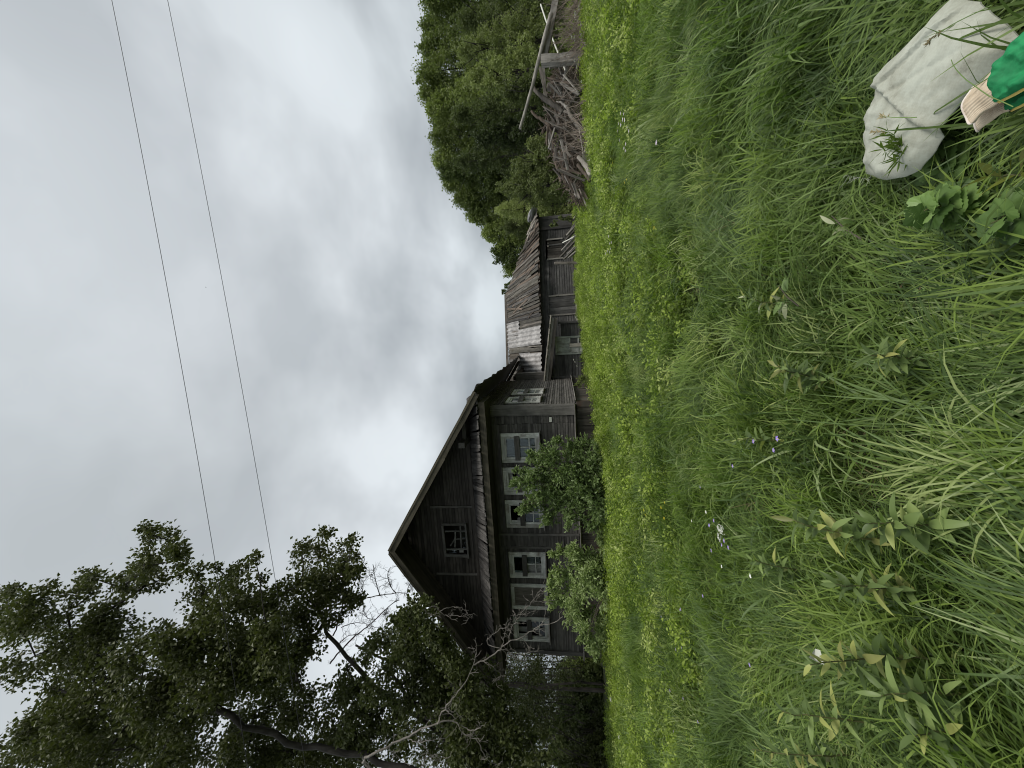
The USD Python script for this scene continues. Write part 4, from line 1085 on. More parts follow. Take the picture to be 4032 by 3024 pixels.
def bare(zf, lines, d0, r0, rng, twigs=5, tl=.5, sub=2, spread=.5):
    geos = []
    for ln in lines:
        pts = [at(*zf(x, y), d0 + rng.normal(0, .08)) for x, y in ln[1:]]
        r = r0 * ln[0]
        p = smooth_path(pts, 4 * len(pts), .012, rng)
        geos.append(tube_geo(p, np.linspace(r, r * .45, len(p)), 6, bump=.08, seed=len(geos)))
        for _ in range(int(twigs * ln[0] * 1.5) + twigs):
            i = rng.integers(2, len(p) - 1)
            t = unit(p[i] - p[i - 1])
            d = unit(t * .5 + rng.normal(0, spread, 3) * np.array([1, .6, 1]))
            L_ = tl * rng.uniform(.35, 1.0)
            q_ = [p[i]]
            for s in range(5):
                d = unit(d + rng.normal(0, .28, 3) + np.array([0, 0, .06]))
                q_.append(q_[-1] + d * L_ / 5)
            rr = min(.45 * r, .008)
            geos.append(tube_geo(q_, np.linspace(rr, .0028, 6), 4, cap=False))
            for _ in range(sub):
                j = rng.integers(1, 5)
                d2 = unit(d + rng.normal(0, .7, 3))
                e_ = q_[j] + d2 * L_ * .35
                geos.append(tube_geo([q_[j], (q_[j] + e_) / 2 + rng.normal(0, .015, 3), e_], [.005, .004, .0022], 3, cap=False))
    return join(geos)


dead = thing('dead_tree', 'dead tree with bare pale grey limb sweeping down across the dark leaves', 'tree')
mesh('trunk', tube_geo(smooth_path([at(2450, 3140, 8.6), at(2100, 3130, 8.6), at(1800, 3120, 8.6), at(1560, 3090, 8.6), at(1436, 3003, 8.6)], 16, .01, tr), np.linspace(.06, .034, 16), 8, bump=.05), 'dead_bark', dead, smooth=50)
mesh('limb', bare(Z6, [(1.7, (250, 1480), (420, 1360), (560, 1290), (700, 1220), (850, 1180), (920, 1190)), (.7, (920, 1190), (1030, 1240), (1130, 1200), (1140, 1190)), (.9, (780, 1200), (830, 1090), (880, 1020), (960, 920), (1040, 770)), (.5, (1040, 770), (1060, 640), (1055, 590)),
                       (.6, (560, 1310), (620, 1330), (700, 1325), (840, 1300), (920, 1210)), (.55, (640, 1310), (690, 1370), (740, 1430), (830, 1450), (880, 1400)), (.5, (930, 1200), (960, 1260), (1060, 1310), (1120, 1280)), (.45, (1060, 1310), (1090, 1360), (1150, 1460), (1210, 1490), (1250, 1440)),
                       (.5, (430, 1370), (520, 1470), (580, 1500)), (.4, (620, 1480), (700, 1440), (780, 1430)), (.4, (830, 1090), (900, 1110), (930, 1130))], 8.7, .019, tr, twigs=4, tl=.36), 'dead_bark', dead, smooth=50)
mesh('limb', bare(Z6, [(1.0, (1040, 770), (1110, 740), (1240, 650), (1300, 600), (1390, 570), (1480, 510), (1590, 470), (1690, 420)), (.6, (1300, 600), (1310, 510), (1370, 420), (1460, 310), (1530, 220), (1560, 150)), (.5, (1240, 650), (1140, 600), (1200, 540), (1310, 480), (1420, 470)), (.5, (1300, 620), (1380, 690), (1460, 680), (1550, 665)),
                       (.5, (1240, 650), (1270, 540), (1285, 430)), (.45, (1390, 570), (1430, 630)), (.5, (1240, 650), (1320, 710), (1420, 740)), (.4, (1480, 510), (1530, 480), (1560, 370), (1540, 360)), (.4, (1110, 740), (1180, 780), (1220, 880), (1180, 890)), (.4, (1460, 310), (1540, 310), (1620, 300)), (.4, (1330, 420), (1400, 400), (1490, 380)),
                       (.45, (800, 380), (880, 350), (940, 350), (1000, 400)), (.45, (800, 385), (850, 415), (960, 410), (1030, 435)), (.4, (700, 400), (760, 400), (800, 382)), (.4, (890, 840), (900, 920), (905, 1000))], 9.4, .017, tr, twigs=5, tl=.32), 'dead_bark', dead, smooth=50)
bt = thing('bare_branched_tree', 'tree with leafless fine dark twigs against the sky behind the left roof slope', 'tree')
mesh('trunk', tube_geo(smooth_path([at(2400, 2720, 15.5), at(2000, 2700, 15.5), at(1650, 2640, 15.4), at(1400, 2540, 15.3)], 12, .02, tr), np.linspace(.075, .04, 12), 7, bump=.05), 'trunk_bark', bt, smooth=50)
mesh('branch', bare(Z6, [(1.2, (0, 760), (100, 640), (220, 530), (330, 440), (420, 350), (500, 300)), (1.2, (20, 560), (70, 400), (130, 330), (250, 290), (360, 265), (480, 250), (560, 250)), (.8, (130, 330), (180, 170), (230, 60), (250, 0)), (.8, (360, 265), (330, 150), (310, 40)), (.7, (480, 250), (420, 150), (440, 60)), (.6, (250, 290), (240, 180), (300, 110)),
                           (.6, (80, 500), (160, 470), (280, 480), (380, 520)), (.6, (50, 640), (140, 560), (220, 550)), (.6, (330, 440), (250, 400), (240, 360)), (.7, (420, 350), (400, 420)), (.6, (560, 250), (590, 180), (600, 240))], 15.3, .028, tr, twigs=9, tl=.6, sub=4), 'trunk_bark', bt, smooth=50)

# slim trees of the dark grove left of the house
for i, (py, d, h_) in enumerate([(2585, 17, 9), (2612, 22, 10), (2636, 19, 9), (2655, 27, 11), (2676, 21, 10), (2690, 16, 9), (2712, 30, 12), (2731, 23, 10), (2749, 19, 9), (2770, 26, 11), (2790, 17, 9), (2806, 29, 12), (2823, 21, 10), (2846, 18, 9), (2863, 25, 11), (2885, 30, 12), (2902, 19, 9), (2926, 24, 11), (2945, 17, 9), (2968, 28, 12), (2990, 20, 10), (3012, 23, 10), (2668, 33, 12), (2760, 34, 12), (2840, 35, 12)]):
    b_ = at(2350, py, d)
    b_[2] = -.05
    lean = tr.normal(0, .05, 2)
    t_ = thing('slim_tree', 'slim dark trunk among those standing close together left of the house', 'tree', tuple(b_), group='slim trees of the grove')
    n = 9
    p = np.stack([lean[0] * np.linspace(0, h_, n) + tr.normal(0, .04, n), lean[1] * np.linspace(0, h_, n) + tr.normal(0, .04, n), np.linspace(0, h_, n)], 1)
    r_ = tr.uniform(.028, .06)
    gs = [tube_geo(p, np.linspace(r_, r_ * .3, n), 6, bump=.05, seed=i)]
    for _ in range(22):
        k = tr.uniform(.12, .9)
        s_ = np.array([np.interp(k, np.linspace(0, 1, n), p[:, a]) for a in range(3)])
        e_ = s_ + np.array([tr.normal(0, .6), tr.normal(0, .5), tr.normal(.0, .3)])
        gs.append(tube_geo([s_, (s_ + e_) / 2 + tr.normal(0, .06, 3), e_], [.014, .01, .004], 4, cap=False))
    mesh('trunk', join(gs), 'trunk_bark', t_, smooth=50)
    cc = [np.array([np.interp(k, np.linspace(0, 1, n), p[:, 0]) + tr.normal(0, .6), tr.normal(0, .6), k * h_]) for k in np.r_[tr.uniform(.30, 1.0, 24), tr.uniform(.08, .4, 7)]]
    mesh('crown', spray(cc, [tr.uniform(.35, .75) for _ in cc], [110] * len(cc), tr, .10, .075, twig=9), 'leaf_dark_tree', t_)


def crown(hgt, hw, low, rng, nclump, nleaf, ln, wd, point=.55, spikes=9):
    """Crown round the z axis, from z = low to hgt, widest at about a third of its height."""
    h = low + (hgt - low) * rng.random(nclump) ** .85
    s = (h - low) / (hgt - low)
    prof = hw * np.clip(np.sin(np.pi * (s * .78 + .2)) ** .8, .12, 1) * (1 - point * s ** 3)
    ang = rng.uniform(0, 2 * np.pi, nclump)
    rr = prof * (.35 + .65 * rng.random(nclump) ** .5) * (1 + .18 * np.sin(ang * 3 + rng.uniform(0, 6)) + rng.normal(0, .08, nclump))
    c = np.stack([rr * np.cos(ang), rr * np.sin(ang), h], 1)
    rad = hw * rng.uniform(.16, .30, nclump)
    v1 = spray(c, rad, [nleaf] * nclump, rng, ln, wd, twig=7, droop=.15, tight=.5)
    sp = []
    for _ in range(spikes):
        a = rng.uniform(0, 2 * np.pi)
        b_ = np.array([math.cos(a), math.sin(a), 0]) * hw * rng.uniform(0, .55)
        z_ = hgt - rng.uniform(.03, .16) * (hgt - low)
        for k in range(4):
            sp.append((b_ + np.array([0, 0, z_ + k * .2]), .20 - .035 * k))
    v2 = spray([s_[0] for s_ in sp], [s_[1] for s_ in sp], [26] * len(sp), rng, ln, wd, twig=5, tight=.6)
    return join([v1, v2])


fr_ = np.random.default_rng(123)


def forest_tree(name, label, top, py, hwpx, d, mat, nclump=150, nleaf=75, ln=.125, wd=.095, low=.4, point=.5, group=None, spikes=9):
    b_ = at(2280, py, d)
    h_ = at(top, py, d)[2]
    slant = (at(2280, py, d) - EYE) @ FW
    hw = hwpx / FPX * slant
    t_ = thing(name, label, 'tree', (b_[0], b_[1], -.05), group=group)
    gs = [tube_geo([(0, 0, 0), (fr_.normal(0, .1), fr_.normal(0, .1), h_ * .5), (0, 0, h_ * .93)], [.14, .09, .02], 7, bump=.04)]
    for _ in range(12):
        z_ = fr_.uniform(.25, .85) * h_
        a = fr_.uniform(0, 6.28)
        gs.append(tube_geo([(0, 0, z_), (hw * .4 * math.cos(a), hw * .4 * math.sin(a), z_ + .35), (hw * .75 * math.cos(a), hw * .75 * math.sin(a), z_ + .8)], [.035, .022, .008], 5, cap=False))
    mesh('trunk', join(gs), 'trunk_bark', t_, smooth=50)
    mesh('crown', crown(h_, hw, low, fr_, nclump, nleaf, ln, wd, point, spikes), mat, t_)
    return t_


ORD = ['first', 'second', 'third', 'fourth', 'fifth', 'sixth', 'seventh', 'eighth', 'ninth', 'tenth', 'eleventh', 'twelfth', 'thirteenth', 'fourteenth', 'fifteenth', 'sixteenth', 'seventeenth', 'eighteenth', 'nineteenth', 'twentieth']
for i, (top, py, hw, d) in enumerate(((1668, -95, 130, 26), (1662, 5, 120, 28), (1655, 95, 120, 27), (1646, 195, 130, 27), (1660, 285, 125, 28), (1690, 345, 115, 26), (1706, 405, 110, 29), (1702, 480, 115, 28), (1712, 560, 120, 29), (1738, 615, 105, 28), (1756, 670, 115, 30), (1800, 735, 110, 30), (1852, 805, 105, 31), (1905, 880, 100, 31), (1950, 960, 90, 32), (1996, 1035, 75, 33), (2020, 1100, 60, 35))):
    forest_tree('aspen_tree', f'{ORD[i]} tall leafy tree from the right in the back row of the wood', top, py, hw, d, 'leaf_forest', nclump=230, nleaf=64, ln=.15, wd=.115, point=.45)
for top, py, hw, d, lb in ((1790, 395, 95, 23, 'dark bushy tree in the middle of the wood, right of the splintered log'), (1880, 490, 75, 22, 'lower dark tree in the wood above the free end of the long pole'), (1800, 585, 85, 25, 'dark dense tree rising above the light bush left of the heap')):
    forest_tree('dark_tree', lb, top, py, hw, d, 'leaf_forest_dark', nclump=170, nleaf=80, ln=.11, wd=.08)
for top, py, hw, d, lb in ((1815, 15, 110, 19, 'light green willow at the far right edge of the wood'), (1822, 130, 110, 18.5, 'broad light green willow behind the slanting beam'), (1850, 250, 95, 18, 'light green willow just left of the upright post'), (2000, 330, 60, 17, 'small light willow low behind the two split rails'),
                       (2120, 545, 45, 17.5, 'low light green bush at the left edge of the timber heap'), (2050, 620, 75, 18, 'light green bush behind the bleached logs'), (1990, 715, 85, 18.5, 'tall light green bush right of the shed end'), (1970, 800, 75, 26.5, 'light green bush growing against the end of the shed'), (1985, 870, 60, 28, 'light green bush peeping out behind the shed roof end')):
    forest_tree('willow_bush', lb, top, py, hw, d, 'leaf_willow', nclump=140, nleaf=100, ln=.10, wd=.06, low=.2, point=.35, spikes=7)
for i, (top, py, d) in enumerate(((1976, 1128, 40), (1986, 1105, 42))):                 # two spruce tips over the shed ridge
    b_ = at(2280, py, d)
    h_ = at(top, py, d)[2]
    t_ = thing('spruce_tree', ('thin spruce tip showing above the shed roof ridge', 'shorter spruce tip right beside the other above the shed roof')[i], 'tree', (b_[0], b_[1], 0))
    mesh('trunk', tube_geo([(0, 0, 0), (0, 0, h_)], [.12, .015], 6), 'trunk_bark', t_, smooth=50)
    cc, ax = [], []
    for k in range(900):
        z_ = h_ * (1 - fr_.random() ** 1.6 * .75)
        w_ = (h_ - z_) * .22 + .03
        a = fr_.uniform(0, 6.28)
        cc.append((math.cos(a) * w_ * fr_.random(), math.sin(a) * w_ * fr_.random(), z_)); ax.append((math.cos(a), math.sin(a), .15))
    mesh('crown', leaf_geo(np.array(cc), np.array(ax), fr_.normal(0, 1, (900, 3)), np.full(900, .3), np.full(900, .06)), 'leaf_forest_dark', t_)
# undergrowth at the foot of the grove on the left
for i, (py, d, top, hw) in enumerate(((2600, 24, 2290, 60), (2680, 26, 2262, 70), (2760, 25, 2278, 70), (2850, 27, 2262, 80), (2940, 24, 2270, 80), (3010, 26, 2250, 80), (2720, 44, 2205, 120), (2870, 46, 2200, 120), (3000, 45, 2195, 110), (2620, 19, 2270, 45), (2660, 17, 2300, 40), (2730, 18, 2270, 55), (2800, 17, 2260, 50), (2850, 18, 2230, 60), (2920, 17, 2200, 60), (2980, 18, 2180, 70), (2700, 30, 2190, 70), (2790, 32, 2200, 80), (2630, 30, 2215, 60), (2900, 31, 2150, 90))):
    forest_tree('grove_shrub', 'leafy shrub at the foot of the grove left of the house', top, py, hw, d, 'leaf_forest' if i % 2 else 'leaf_forest_dark', nclump=60, nleaf=70, ln=.13, wd=.1, low=.05, point=.2, group='shrubs under the grove', spikes=3)
for i, (py, d, top, hw) in enumerate(((2880, 14, 2290, 50), (2950, 13, 2300, 50), (3010, 12.5, 2260, 60))):
    forest_tree('grove_shrub', 'leafy shrub at the foot of the grove left of the house', top, py, hw, d, 'leaf_dark_tree', nclump=60, nleaf=60, ln=.09, wd=.07, low=.05, point=.2, group='shrubs under the grove', spikes=3)

# the two big shrubs before the house front, a small one by the porch
def shrub(name, label, lst, d0, dj, foot, mat, per=.125, ln=.115, wd=.05, thick=.011, zf=Z1, scale=1.382, shoots=7):
    cs, rs, px = blobs(lst, zf, scale, d0, dj)
    t_ = thing(name, label, 'shrub')
    ft = at(*foot, d0 + .1)
    ft[2] = -.05
    stems = []
    for c in cs:
        s_ = ft + tr.normal(0, .22, 3) * np.array([1, .7, 0])
        s_[2] = -.05
        for _ in range(2):
            e_ = c + tr.normal(0, .12, 3) + np.array([0, 0, .06])
            stems.append(tube_geo(smooth_path([s_, s_ * .55 + e_ * .45 + np.array([0, 0, .25]) * np.linalg.norm(e_ - s_) * .4, e_], 9, .012, tr), np.linspace(thick, .0035, 9), 5, cap=False))
    fol = [spray(cs, [r_ * .92 for r_ in rs], [int(per * 1.35 * p * p) + 10 for p in px], tr, ln, wd, twig=10, up_bias=.7, droop=-.35, tris=6, tight=.42)]
    mid = np.mean(cs, 0)
    for c, r_ in zip(cs, rs):                              # leafy shoots that stand out of the outline
        for _ in range(shoots):
            d_ = unit(unit(c - mid) * .7 + tr.normal(0, .55, 3) + np.array([0, -.25, .55]))
            a_, e_ = c + d_ * r_ * .45, c + d_ * (r_ * 1.0 + tr.uniform(.02, .15) * min(1, r_ / .2))
            stems.append(tube_geo([a_, (a_ + e_) / 2 + tr.normal(0, .012, 3), e_], [.005, .004, .0025], 4, cap=False))
            k_ = 13
            u_ = np.linspace(.0, 1, k_)[:, None]
            q_ = a_ + (e_ - a_) * u_
            fol.append(leaf_geo(q_, tr.normal(0, .55, (k_, 3)) + d_ * .75, tr.normal(0, .5, (k_, 3)) + np.array([0, -.3, .8]), ln * tr.uniform(.7, 1.15, k_), wd * tr.uniform(.8, 1.2, k_), tris=6))
    mesh('stems', join(stems), 'twig', t_, smooth=50)
    mesh('foliage', join(fol), mat, t_)
    return t_


shrub('leafy_shrub', 'big leafy shrub in front of the three right-hand windows', [(972, 335, 26), (930, 400, 60), (1050, 370, 55), (1120, 360, 45), (870, 440, 50), (840, 410, 30), (765, 492, 28), (800, 540, 55), (760, 560, 35), (785, 685, 34), (850, 650, 55), (900, 560, 90), (1000, 480, 100), (1100, 450, 80), (1190, 400, 60), (1000, 620, 110),
      (1130, 600, 110), (1230, 500, 75), (1240, 650, 75), (930, 730, 50), (1060, 730, 70), (1170, 740, 70), (1245, 760, 50), (1200, 680, 70), (1080, 550, 90), (1180, 500, 80), (900, 480, 50), (960, 560, 80)], 10.4, .45, (2430, 1960), 'leaf_shrub')
shrub('leafy_shrub', 'lower leafy shrub in front of the left-hand windows, reached by bare branches', [(950, 945, 22), (1000, 930, 30), (1060, 925, 40), (1090, 980, 75), (1000, 1050, 55), (948, 1060, 20), (950, 1110, 34), (940, 1190, 24), (1000, 1180, 75), (1100, 1100, 110), (1200, 1000, 90), (1200, 1150, 100), (1060, 1270, 55), (1150, 1300, 75), (1110, 1350, 45),
      (1150, 1400, 45), (1170, 1470, 26), (1230, 1300, 65), (1220, 1420, 40), (1250, 1120, 60), (1215, 880, 45), (1250, 930, 50), (1150, 1040, 90), (1050, 1180, 70)], 10.9, .4, (2430, 2270), 'leaf_shrub')
shrub('small_shrub', 'small dark shrub at the house corner beside the porch', [(1620, 720, 45), (1700, 760, 60), (1600, 790, 50), (1760, 800, 50), (1670, 690, 40), (1740, 720, 40)], 15.2, .2, (2345, 1505), 'leaf_forest', per=.5, ln=.06, wd=.035, thick=.006, shoots=3, zf=lambda x, y: (1850 + x / 3.687, 1300 + y / 3.687), scale=3.687)
shrub('small_shrub', 'sapling with pale leaves against the shed corner post', [(600, 365, 22), (640, 340, 20), (700, 335, 26), (570, 385, 14)], 20.5, .2, (2285, 868), 'leaf_willow', per=.9, ln=.09, wd=.05, thick=.006, shoots=2, zf=lambda x, y: (1900 + x / 2.073, 700 + y / 2.073), scale=2.073)
# ------------------------------------------------------------------ meadow
gr_ = np.random.default_rng(2024)
SACK_PX = [(3679, 6), (3751, 18), (3832, 54), (3902, 127), (3944, 181), (3902, 229), (3829, 313), (3715, 412), (3668, 470), (3628, 540), (3590, 610), (3540, 668), (3486, 700), (3420, 712), (3383, 699), (3336, 688), (3350, 615), (3352, 555), (3347, 476), (3389, 386), (3410, 320), (3438, 265), (3576, 121), (3624, 60)]
SACK_Z = 0.20
from shapely.geometry import Polygon, Point
from shapely import contains_xy
SACK = Polygon([tuple(ground_at(*p, SACK_Z)[:2]) for p in SACK_PX]).buffer(0)


def blades(n, rng, spread, l0, l1, w0, w1, th0, th1, k0, k1, yaw0=None, yawj=3.1416, seg=5, cexp=1.5):
    ang, rad = rng.uniform(0, 2 * np.pi, n), spread * np.sqrt(rng.random(n))
    base = np.stack([rad * np.cos(ang), rad * np.sin(ang), np.full(n, -.01)], 1)
    yaw = (ang + rng.normal(0, .7, n)) if yaw0 is None else yaw0 + rng.normal(0, yawj, n)
    ln, w = rng.uniform(l0, l1, n), rng.uniform(w0, w1, n)
    th, kp = np.radians(rng.uniform(th0, th1, n)), np.radians(rng.uniform(k0, k1, n))
    h = np.stack([np.cos(yaw), np.sin(yaw), np.zeros(n)], 1)
    tw = rng.normal(0, .6, n)
    sd0 = np.stack([-np.sin(yaw), np.cos(yaw), np.zeros(n)], 1)
    pos = base.copy()
    rings = []
    for s in range(seg + 1):
        u = s / seg
        a = th + kp * u ** cexp
        d = h * np.sin(a)[:, None] + np.array([0, 0, 1.0]) * np.cos(a)[:, None]
        nrm = h * np.cos(a)[:, None] - np.array([0, 0, 1.0]) * np.sin(a)[:, None]
        tt = tw * u
        side = sd0 * np.cos(tt)[:, None] + nrm * np.sin(tt)[:, None]
        ww = w * (.55 + .9 * u if u < .35 else .865 * (1 - ((u - .35) / .65) ** 2.2) + .03)
        if s:
            pos = pos + d * (ln / seg)[:, None]
        rings.append(np.stack([pos + side * ww[:, None] / 2, pos - side * ww[:, None] / 2], 1))
    v = np.stack(rings, 1).reshape(n, -1, 3)
    f = []
    for s in range(seg):
        a = 2 * s
        f += [(a, a + 1, a + 3), (a, a + 3, a + 2)]
    f = np.array(f)
    k = v.shape[1]
    return v.reshape(-1, 3), (f[None] + k * np.arange(n)[:, None, None]).reshape(-1, 3)


def herb_proto(n, rng, spread, h0, h1, ln, wd, per=4):
    ang, rad = rng.uniform(0, 2 * np.pi, n), spread * np.sqrt(rng.random(n))
    top = np.stack([rad * np.cos(ang) + rng.normal(0, .03, n), rad * np.sin(ang) + rng.normal(0, .03, n), rng.uniform(h0, h1, n)], 1)
    C, A, Nn = [], [], []
    for k in range(per):
        a = rng.uniform(0, 2 * np.pi, n)
        d = np.stack([np.cos(a), np.sin(a), rng.normal(.25, .35, n)], 1)
        C.append(top + np.array([0, 0, -.03 * k]) + rng.normal(0, .01, (n, 3))); A.append(d); Nn.append(rng.normal(0, .35, (n, 3)) + np.array([0, 0, 1.0]))
    C, A, Nn = np.vstack(C), np.vstack(A), np.vstack(Nn)
    m = len(C)
    g1 = leaf_geo(C, A, Nn, ln * rng.uniform(.6, 1.3, m), wd * rng.uniform(.7, 1.2, m), fold=.18, tris=6)
    st = [tube_geo([(t[0] * .6, t[1] * .6, -.01), t], [.002, .0014], 3, cap=False) for t in top]
    return join([g1] + st)


def scatter(name, protos, pts, label):
    """protos: list of (geometry, material); pts: list of (x, y, z, yaw, scale, stretch, proto)."""
    pi = UsdGeom.PointInstancer.Define(stage, path_for(None, name))
    rel = pi.CreatePrototypesRel()
    for i, (geo, mat) in enumerate(protos):
        p = f'{pi.GetPath()}/prototypes/tuft_{i:03d}'
        usdkit.mesh(stage, p, geo, M[mat], smooth=True)
        rel.AddTarget(p)
    a = np.array(pts, float)
    pi.CreatePositionsAttr(Vt.Vec3fArray.FromNumpy(a[:, :3].astype(np.float32)))
    pi.CreateProtoIndicesAttr(Vt.IntArray.FromNumpy(a[:, 6].astype(np.int32)))
    q = np.zeros((len(a), 4), np.float32)
    qs = [Gf.Quath(float(math.cos(y / 2)), 0.0, 0.0, float(math.sin(y / 2))) for y in a[:, 3]]
    pi.CreateOrientationsAttr(Vt.QuathArray(qs))
    pi.CreateScalesAttr(Vt.Vec3fArray.FromNumpy(np.stack([a[:, 4], a[:, 4], a[:, 4] * a[:, 5]], 1).astype(np.float32)))
    tag(pi, label, 'grass', kind='stuff')
    return pi


def in_house(x, y):
    c, s = math.cos(-HRZ), math.sin(-HRZ)
    lx, ly = c * (x - HLOC[0]) - s * (y - HLOC[1]), s * (x - HLOC[0]) + c * (y - HLOC[1])
    a = (lx > -9.1) & (lx < .15) & (ly > -.15)
    b = (lx > .05) & (lx < 2.8) & (ly > 6.2) & (ly < 10)
    c2, s2 = math.cos(-SRZ), math.sin(-SRZ)
    sx, sy = c2 * (x - SLOC[0]) - s2 * (y - SLOC[1]), s2 * (x - SLOC[0]) + c2 * (y - SLOC[1])
    return a | b | ((x < -.62 * y - 1.2) & (y > 12.6)) | ((sx > -3.5) & (sx < 10.2) & (sy > -.1))


def field(y0, y1, dens, margin=.7):
    n = int(dens * (1.10 * (y1 ** 2 - y0 ** 2) + 2 * margin * (y1 - y0)))
    u = gr_.random(n)
    aa, bb = 1.10, 2 * margin
    tot = aa * (y1 ** 2 - y0 ** 2) + bb * (y1 - y0)
    y = (-bb + np.sqrt(bb ** 2 + 4 * aa * (u * tot + aa * y0 ** 2 + bb * y0))) / (2 * aa)
    x = (gr_.random(n) * 2 - 1) * (1.10 * y + margin)
    ok = ~in_house(x, y)
    x, y = x[ok], y[ok]
    ok = ~contains_xy(SACK.buffer(-.045), x, y)
    return x[ok], y[ok]


def nz(x, y, f, seed):
    return meshkit.fbm(np.stack([x * f, y * f, np.zeros_like(x)], -1), 3, seed)


bl = np.random.default_rng(5)
SAPL = [tuple(ground_at(*q, .25)[:2]) for q in ((3500, 2605), (3350, 2080), (3600, 2070), (3200, 2960), (3500, 2320), (3700, 2750), (3200, 1470), (3040, 1172), (3800, 1350), (3540, 1410), (3760, 850), (4000, 870))]
P_GRASS = []
for i in range(4):
    P_GRASS.append((blades(54, bl, .12, .22, .44, .0055, .0105, 2, 24, 45, 135, yaw0=0.0, yawj=.9, seg=6, cexp=2.3), ['grass_green', 'grass_bright', 'grass_green', 'grass_grey'][i]))      # 0-3 arching tufts
for i in range(3):
    P_GRASS.append((blades(44, bl, .14, .28, .48, .005, .0095, 42, 70, 15, 55, yaw0=0.0, yawj=.35), ['grass_grey', 'grass_green', 'grass_grey'][i]))      # 4-6 combed flat
for i in range(3):
    P_GRASS.append((blades(38, bl, .10, .10, .25, .005, .008, 5, 40, 20, 90), ['grass_bright', 'grass_green', 'straw'][i]))                                 # 7-9 short
for i in range(2):
    P_GRASS.append((blades(12, bl, .14, .24, .40, .010, .015, 6, 30, 40, 130, seg=6, cexp=2.0), ['grass_green', 'grass_grey'][i]))                                    # 10-11 broad blades
for i in range(3):
    P_GRASS.append((blades(40, bl, .22, .22, .42, .007, .012, 4, 36, 15, 90, seg=3), ['grass_green', 'grass_bright', 'grass_green'][i]))                    # 12-14 for further off
st_ = blades(26, bl, .14, .10, .24, .004, .008, 62, 88, 0, 25, seg=4)
P_GRASS.append((st_, 'straw'))                                                                                                                          # 15 dry thatch
sa, sb = blades(9, bl, .12, .50, .72, .0022, .0030, 2, 16, 6, 30, seg=5), []
tips = sa[0].reshape(9, -1, 3)[:, -1]
mids = sa[0].reshape(9, -1, 3)[:, -4]
for t_, m_ in zip(tips, mids):
    n_ = 22
    u_ = bl.random(n_)[:, None]
    sb.append(leaf_geo(m_ + (t_ - m_) * u_, (t_ - m_) / np.linalg.norm(t_ - m_) + bl.normal(0, .45, (n_, 3)), bl.normal(0, 1, (n_, 3)), np.full(n_, .016), np.full(n_, .004)))
P_GRASS.append((join([sa] + sb), 'grass_grey'))                                                                                                         # 16 stalks with seed heads
pts = []
for y0, y1, dens in ((.7, 2.2, 84), (2.2, 4.5, 72), (4.5, 9, 40)):
    x, y = field(y0, y1, dens)
    n1, n2, n3 = nz(x, y, 1.1, 11), nz(x, y, .8, 23), nz(x, y, 2.5, 31)
    yawf = nz(x, y, .45, 41) * 5 * np.pi
    near_s = np.full(len(x), 9.0)
    for bx, by in SAPL:
        near_s = np.minimum(near_s, np.hypot(x - bx, y - by))
    z = ground_height(x, y)
    flat = np.clip((n1 - .44) * 6, 0, 1) * (y < 4) + ((x > -.4) & (y < 1.9)) * .45
    for k in range(len(x)):
        r = gr_.random()
        if r < flat[k] * .75:
            pr_, yaw = gr_.choice([4, 5, 6]), yawf[k] + gr_.normal(0, .4)
        elif r > .975:
            pr_, yaw = 16, gr_.uniform(0, 6.28)
        elif r > .935:
            pr_, yaw = 15, gr_.uniform(0, 6.28)
        elif r > .86:
            pr_, yaw = gr_.choice([7, 8, 9], p=[.45, .4, .15]), gr_.uniform(0, 6.28)
        elif r > .825 and 1.5 < y[k] < 4:
            pr_, yaw = gr_.choice([10, 11]), gr_.uniform(0, 6.28)
        else:
            pr_, yaw = gr_.choice([0, 1, 2, 3], p=[.36, .26 + .12 * (n2[k] > .5), .26, .12 - .12 * (n2[k] > .5)]), yawf[k] + gr_.normal(0, .8)
        tall = (.62 + .72 * np.clip((n3[k] - .3) * 1.6, 0, 1)) * np.interp(near_s[k], [.05, .3], [.66, 1.0])
        pts.append((x[k], y[k], z[k], yaw, gr_.uniform(.8, 1.2), tall * gr_.uniform(.85, 1.15), pr_))
x, y = field(.75, 3.0, 34)                                                   # short undergrowth, so that no soil shows
z = ground_height(x, y)
for k in range(len(x)):
    pts.append((x[k], y[k], z[k], gr_.uniform(0, 6.28), gr_.uniform(.8, 1.2), gr_.uniform(.7, 1.1), gr_.choice([7, 8, 8, 15])))
x, y = field(9, 23, 10)
n2 = nz(x, y, .5, 23)
z = ground_height(x, y)
for k in range(len(x)):
    if n2[k] > .40:
        pts.append((x[k], y[k], z[k], gr_.uniform(0, 6.28), gr_.uniform(.8, 1.25), gr_.uniform(.5, 1.0), gr_.choice([12, 13, 14])))
scatter('meadow_grass', P_GRASS, pts, 'long uncut green grass of the meadow')
P_HERB = []
for i in range(5):
    P_HERB.append((herb_proto(24, bl, .17, .10, .26, .055, .030), 'herb'))
P_HERB.append((herb_proto(20, bl, .16, .10, .24, .07, .02), 'grass_bright'))
P_HERB.append((herb_proto(20, bl, .14, .08, .2, .045, .03), 'grass_green'))
pts = []
for y0, y1, dens in ((.9, 4, 13), (4, 7, 30), (7, 14, 34), (14, 23, 16)):
    x, y = field(y0, y1, dens)
    n1 = nz(x, y, .75, 55)
    z = ground_height(x, y)
    for k in range(len(x)):
        lim = np.interp(y[k], [1, 4, 6, 14], [.55, .43, .36, .28])
        if x[k] > .1 and y[k] < 3.2:
            lim += .12
        if n1[k] > lim:
            pts.append((x[k], y[k], z[k], gr_.uniform(0, 6.28), gr_.uniform(.75, 1.2) * np.interp(y[k], [2, 7], [.62, 1.0]), gr_.uniform(.8, 1.5), gr_.choice(7, p=[.17, .17, .17, .17, .12, .12, .08] if y[k] > 4 else [.04, .04, .04, .04, .04, .55, .25])))
